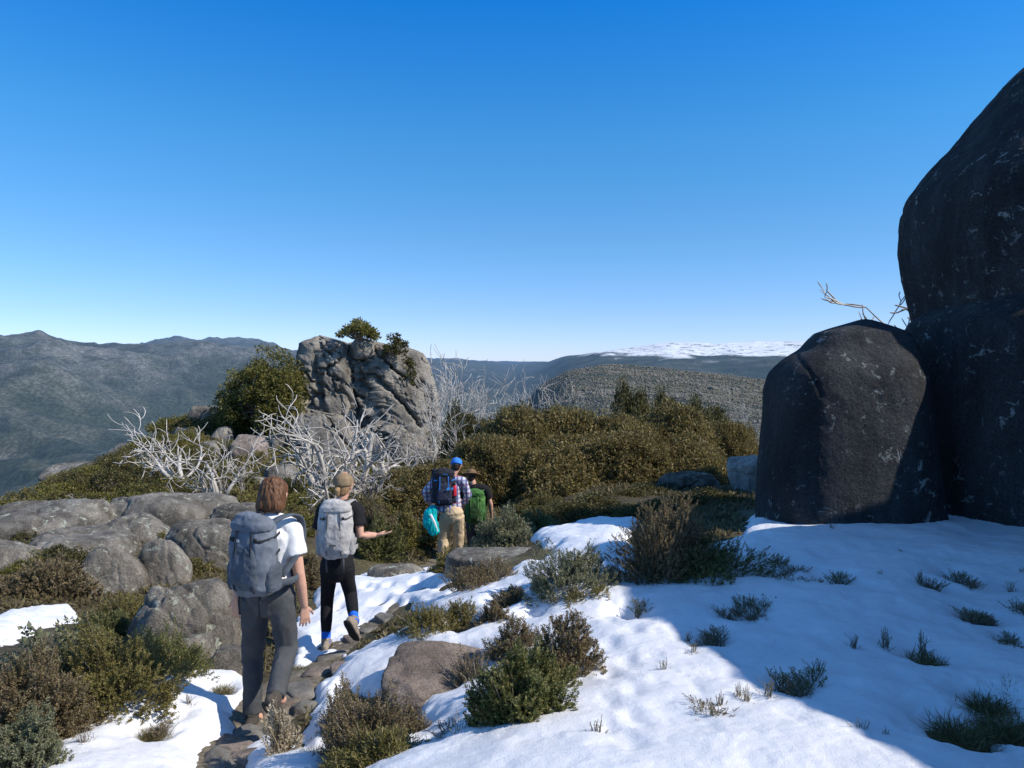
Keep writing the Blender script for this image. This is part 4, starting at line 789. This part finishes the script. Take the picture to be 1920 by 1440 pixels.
r3,J3,b3,hd,hf,hs,hu=person(dict(Y=11.9,label='man in plaid shirt, beige trousers and blue cap carrying a black backpack',s=1.06,yaw=-.1,
 J=dict(head=(856,872,.06),neck=(850,890,.02),chest=(842,914,.0),waist=(845,948,.02),pelvis=(848,962,.0),shL=(817,903,.0),shR=(868,903,.0),elL=(797,922,.08),wrL=(805,945,.2),elR=(878,928,.06),wrR=(869,946,.25),
 hipL=(838,969),hipR=(857,969),knL=(832,1008,.08),anL=(830,1046,.0),knR=(860,1006,.12),anR=(858,1042,.22)),
 handL=((.4,1,.1),(1,0,0),(0,0,1),.4),handR=((-.4,1,.1),(-1,0,0),(0,0,1),.4),face=(.1,1,-.5),shirt=PLAID,trousers=TAN,shoe=SHOE1,sole=SOLE,sleeve=1.8,ftL=((0,1),.1),ftR=((0,1),.1),legr=(.105,.085,.075,.066),wst=.155))
hair_short(r3,hd,hf,hs,hu,HD); BLUE=mt('blue_cap_cloth',(.04,.22,.70)); cp_=cap_(r3,hd,hf,hs,hu,BLUE,mt('white_cap_cloth',(.75,.77,.8)))
r4,J4,b4,hd,hf,hs,hu=person(dict(Y=12.9,label='man in brown brimmed hat and black T-shirt with a green backpack, farthest along the path',s=1.04,yaw=.1,
 J=dict(head=(884,892,.05),neck=(887,907,.02),chest=(892,928,.0),waist=(893,960,.02),pelvis=(893,978,.0),shL=(872,916,.0),shR=(911,917,.0),elL=(868,945,.08),wrL=(873,965,.2),elR=(920,945,.02),wrR=(922,970,.1),
 hipL=(885,984),hipR=(901,984),knL=(885,1022,.08),anL=(883,1056,.0),knR=(901,1020,.1),anR=(899,1054,.12)),
 handL=((.2,1,-.6),(1,0,0),(0,1,0),.4),handR=((0,.3,-1),(-1,0,0),(0,1,0),.3),face=(0,1,-.4),shirt=BLK,trousers=GREY,shoe=SHOE1,sole=SOLE,sleeve=.6,ftL=((0,1),.0),ftR=((0,1),.0),wst=.155))
hair_short(r4,hd,hf,hs,hu,HD); cap_(r4,hd,hf,hs,hu,mt('brown_hat_felt',(.20,.12,.065)),None,'hat')
# ---------------------------------------------------------------- backpacks
def box_loft(rows,n=32,power=3.2):
    return ring_tube([(0,r[1],r[0]) for r in rows],[(r[2],r[3]) for r in rows],n,ref=(1,0,0),cap='flat',power=power)
def strap_(mb,pts,w=.014,t_=.003,ref=(1,0,0)): mb.add(*ring_tube(pts,[(w,t_)]*len(pts),8,ref=ref,cap='flat',power=4))
def smoothpts(pts,n=18):
    pts=np.array(pts,float); k=np.linspace(0,len(pts)-1,n); q=np.stack([np.interp(k,range(len(pts)),pts[:,i]) for i in range(3)],-1)
    for _ in range(2): q[1:-1]=(q[:-2]+2*q[1:-1]+q[2:])/4
    return q
def backpack(label,loc,rz,h,w,d,m1,m2,m3,tilt=0.,shW=.13):
    root=empty('backpack',tuple(loc),rz); root.rotation_euler=(tilt,0,rz); tag(root,label,'backpack')
    m_=MB(); m_.add(*box_loft([(0,0,w*.55,d*.5),(.015,0,w*.70,d*.72),(.06,-.01,w*.88,d*.95),(h*.35,-.01,w,d),(h*.65,-.005,w*.98,d*.95),(h*.86,0,w*.88,d*.8),(h*.93,.0,w*.76,d*.66)],power=2.7))
    finish('main_body',m_,.007,m1,root,.014,10,4,(1,1,.7))
    m_=MB(); m_.add(*box_loft([(h*.84,-.01,w*.90,d*.93),(h*.90,-.01,w*.92,d*.95),(h*.97,0,w*.75,d*.78),(h,.01,w*.45,d*.5)],power=2.6)); lo=finish('lid',m_,.006,m1,root,.009,12,4)
    z=MB(); strap_(z,smoothpts([(-w*.76,-d*.6,h*.915),(-w*.5,-d*.94,h*.905),(0,-d*1.0,h*.90),(w*.5,-d*.94,h*.905),(w*.76,-d*.6,h*.915)]),.005,.006,(0,0,1)); link('zip',z.mesh(),m3,lo)
    m_=MB(); m_.add(*box_loft([(.05,-d*.85,w*.55,d*.28),(.10,-d*.95,w*.66,d*.34),(h*.42,-d*.98,w*.62,d*.30),(h*.6,-d*.92,w*.5,d*.22),(h*.66,-d*.85,w*.35,d*.12)],power=2.6)); fo=finish('front_pocket',m_,.006,m2,root,.010,13,4)
    for q in (-1,1):
        m_=MB(); V,Fl=box_loft([(.03,0,.03,d*.55),(.06,0,.036,d*.66),(h*.34,0,.034,d*.66),(h*.40,0,.026,d*.6)]); V[:,0]+=q*w*.90; m_.add(V,Fl); finish('side_pocket',m_,.006,m2,root,.006,16,3)
        s_=MB(); pts=smoothpts([(q*.055,d*.75,h*.86),(q*(shW*.75),d+.05,h*.93),(q*shW,d+.13,h*.95),(q*shW*1.02,d+.22,h*.87),(q*shW*1.05,d+.25,h*.66),(q*shW*1.15,d+.18,h*.42),(q*w*.95,d*.8,h*.20)],26); strap_(s_,pts,.028,.008); link('shoulder_strap',s_.mesh(),m2,root)
        s_=MB(); 
        for zz in (h*.52,h*.74): strap_(s_,smoothpts([(q*w*.99,d*.6,zz+.02),(q*w*1.04,0,zz),(q*w*.80,-d*.88,zz-.01),(q*w*.5,-d*1.0,zz-.015)]),.009,.003,(0,0,1))
        link('compression_strap',s_.mesh(),m3,root)
        bk=MB(); bk.add(*ring_tube([(q*w*.62,-d*.98,h*.735),(q*w*.50,-d*1.04,h*.728)],[(.013,.006)]*2,8,ref=(0,0,1),cap='flat',power=4)); link('buckle',bk.mesh(),SOLE,root)
        s_=MB(); strap_(s_,[(q*w*.5,-d*.5,.01),(q*w*.52,-d*.6,-.05),(q*w*.5,-d*.55,-.13)],.008,.002); link('loose_strap',s_.mesh(),m3,root)
    a=np.linspace(0,2*math.pi,40); s_=MB(); pts=np.stack([.165*np.cos(a),d+.09+.135*np.sin(a),np.full(40,h*.10)],-1); strap_(s_,pts,.024,.007,(0,0,1)); link('hip_belt',s_.mesh(),m2,root)
    s_=MB(); strap_(s_,smoothpts([(-.03,d*.5,h*.93),(-.025,d*.6,h*1.02),(.025,d*.6,h*1.02),(.03,d*.5,h*.93)],12),.007,.005,(0,1,0)); link('haul_loop',s_.mesh(),m3,root)
    for q in (-1,1):
        s_=MB(); strap_(s_,smoothpts([(q*w*.36,-d*1.02,h*.84),(q*w*.40,-d*1.27,h*.45),(q*w*.44,-d*1.25,h*.12),(q*w*.42,-d*.9,.03)]),.006,.003); link('webbing',s_.mesh(),m3,root)
    return root
BG=mt('slate_pack_cloth',(.15,.17,.20),sc=9); BG2=mt('dark_slate_pack_cloth',(.085,.10,.12),sc=9); BG3=mt('grey_webbing',(.03,.033,.04))
LG=mt('light_grey_pack_cloth',(.44,.42,.40),sc=9); LG2=mt('mid_grey_pack_cloth',(.34,.325,.31),sc=9); LG3=mt('dark_grey_webbing',(.10,.10,.10))
BK1=mt('black_pack_cloth',(.02,.022,.03),sc=9); BK2=mt('navy_pack_cloth',(.03,.035,.06),sc=9); BK3=mt('blue_webbing',(.03,.2,.6))
GN=mt('green_pack_cloth',(.06,.16,.04),sc=9); GN2=mt('dark_green_pack_cloth',(.035,.08,.025),sc=9); GN3=mt('lime_webbing',(.16,.34,.08))
yw=-.32; q=P(478,1112,4.74); bp1=backpack('slate grey hiking rucksack on the back of the woman in the white T-shirt',q,yw,.50,.150,.10,BG,BG2,BG3,shW=.125)
q=P(630,1044,6.78); bp2=backpack('light grey hiking rucksack on the back of the woman with the tan cap',q,.05,.51,.150,.10,LG,LG2,LG3,shW=.12)
q=P(832,946,11.66); bp3=backpack('black backpack with blue trim worn by the man in the plaid shirt',q,.15,.55,.18,.12,BK1,BK2,BK3,shW=.14)
q=P(891,980,12.64); bp4=backpack('green backpack worn by the man in the brown hat',q,-.05,.56,.165,.11,GN,GN2,GN3,shW=.14)
def mark(root,name,polys,mat,x,y,z,sc):
    m_=MB()
    for pl in polys:
        V=np.array([(x+a*sc,y,z+b*sc) for a,b in pl]); V2=V+[0,-.002,0]; k=len(pl); m_.add(np.concatenate([V,V2]),[tuple(range(k)),tuple(range(2*k-1,k-1,-1))]+[(i,(i+1)%k,k+(i+1)%k,k+i) for i in range(k)])
    return link(name,m_.mesh(),mat,root,False)
WM=mt('pale_print',(.6,.6,.6),bump=0)
mark(bp1,'logo',[[(0,0),(.6,0),(.6,.6),(0,.6)]],WM,-.02,-.145,.36,.03)
mark(bp2,'logo',[[(0,0),(2,0),(2,.5),(0,.5)]],mt('dark_print',(.08,.08,.08),bump=0),-.035,-.145,.13,.03)
mark(bp3,'logo',[[(0,0),(1,0),(1.3,.8),(.3,.8)],[(1.6,0),(2.2,0),(2.5,.8),(1.9,.8)]],mt('blue_print',(.05,.35,.85),bump=0),.03,-.185,.26,.045)
bt=empty('water_bottle',tuple(P(852,930,11.58))); tag(bt,'small red bottle in the side pocket of the black backpack','bottle')
m_=MB(); m_.add(*ring_tube([(0,0,0),(0,0,.02),(0,0,.14),(0,0,.165)],[.030,.034,.034,.02],18,cap='flat')); link('bottle_body',m_.mesh(),mt('red_plastic',(.6,.03,.05),rough=.4),bt)
m_=MB(); m_.add(*ring_tube([(0,0,.166),(0,0,.20)],[.018,.018],14,cap='flat')); link('bottle_cap',m_.mesh(),SOLE,bt)
TEAL=mt('teal_cloth',(.0,.42,.44),var=.2,sc=12)
q=P(811,1003,11.55); tb=empty('hanging_jacket',tuple(q),.1); tag(tb,'teal and white jacket hanging from the bottom of the black backpack','jacket')
m_=MB(); m_.add(*ring_tube([(.04,0,0),(.03,0,.04),(.0,0,.12),(-.04,0,.2),(-.03,.02,.34),(.03,.05,.44)],[(.03,.02),(.07,.03),(.09,.04),(.10,.045),(.085,.04),(.04,.03)],20,ref=(1,0,0),cap='flat')); finish('jacket_cloth',m_,.007,TEAL,tb,.022,12,2,(1.6,1,.4))
m_=MB(); m_.add(*ring_tube([(.07,-.035,.06),(.03,-.05,.2),(-.03,-.05,.33)],[(.022,.008)]*3,10,ref=(1,0,0))); link('white_panel',m_.mesh(),WHITE,tb)
# ---------------------------------------------------------------- camera, light, sky
cam=bpy.data.cameras.new('camera'); co=bpy.data.objects.new('camera',cam); C.objects.link(co); co.location=(0,0,0); co.rotation_euler=(math.pi/2-PITCH,0,0)
cam.sensor_width=36; cam.lens=36*F/1920; cam.clip_end=60000; cam.clip_start=.05; bpy.context.scene.camera=co
AZ=math.radians(107); EL=math.radians(42)
sv=Vector((math.sin(AZ)*math.cos(EL),math.cos(AZ)*math.cos(EL),math.sin(EL)))
L=bpy.data.lights.new('sun','SUN'); L.energy=5.0; L.angle=math.radians(.5); L.color=(1,.94,.85); lo=bpy.data.objects.new('sun',L); C.objects.link(lo); lo.rotation_euler=sv.to_track_quat('Z','Y').to_euler()
w=bpy.data.worlds.new('World'); bpy.context.scene.world=w; w.use_nodes=True; nt=w.node_tree; bg=nt.nodes['Background']
sk=nt.nodes.new('ShaderNodeTexSky'); sk.sky_type='NISHITA'; sk.sun_disc=False; sk.sun_elevation=EL; sk.sun_rotation=AZ; sk.altitude=1900; sk.air_density=1.; sk.dust_density=.3; sk.ozone_density=3.
tc=nt.nodes.new('ShaderNodeTexCoord'); sx=nt.nodes.new('ShaderNodeSeparateXYZ'); nt.links.new(tc.outputs['Generated'],sx.inputs[0])
rp=nt.nodes.new('ShaderNodeValToRGB'); r_=rp.color_ramp
while len(r_.elements)<6: r_.elements.new(.5)
for e,(p_,c_) in zip(r_.elements,[(0.,(.41,.47,.72)),(.06,(.37,.46,.64)),(.16,(.30,.51,.64)),(.28,(.20,.58,.76)),(.45,(.03,.54,.98)),(.70,(.55,.75,.85))]): e.position=p_; e.color=(*c_,1)
nt.links.new(sx.outputs[2],rp.inputs[0])
mx=nt.nodes.new('ShaderNodeMix'); mx.data_type='RGBA'; mx.blend_type='MULTIPLY'; mx.inputs[0].default_value=1.; nt.links.new(sk.outputs[0],mx.inputs[6]); nt.links.new(rp.outputs[0],mx.inputs[7])
bg.inputs[1].default_value=.15
sc2=nt.nodes.new('ShaderNodeVectorMath'); sc2.operation='SCALE'; sc2.inputs['Scale'].default_value=1.65; nt.links.new(mx.outputs[2],sc2.inputs[0]); nt.links.new(sc2.outputs[0],bg.inputs[0])
bpy.context.scene.view_settings.view_transform='Standard'; bpy.context.scene.view_settings.look='None'; bpy.context.scene.view_settings.exposure=0
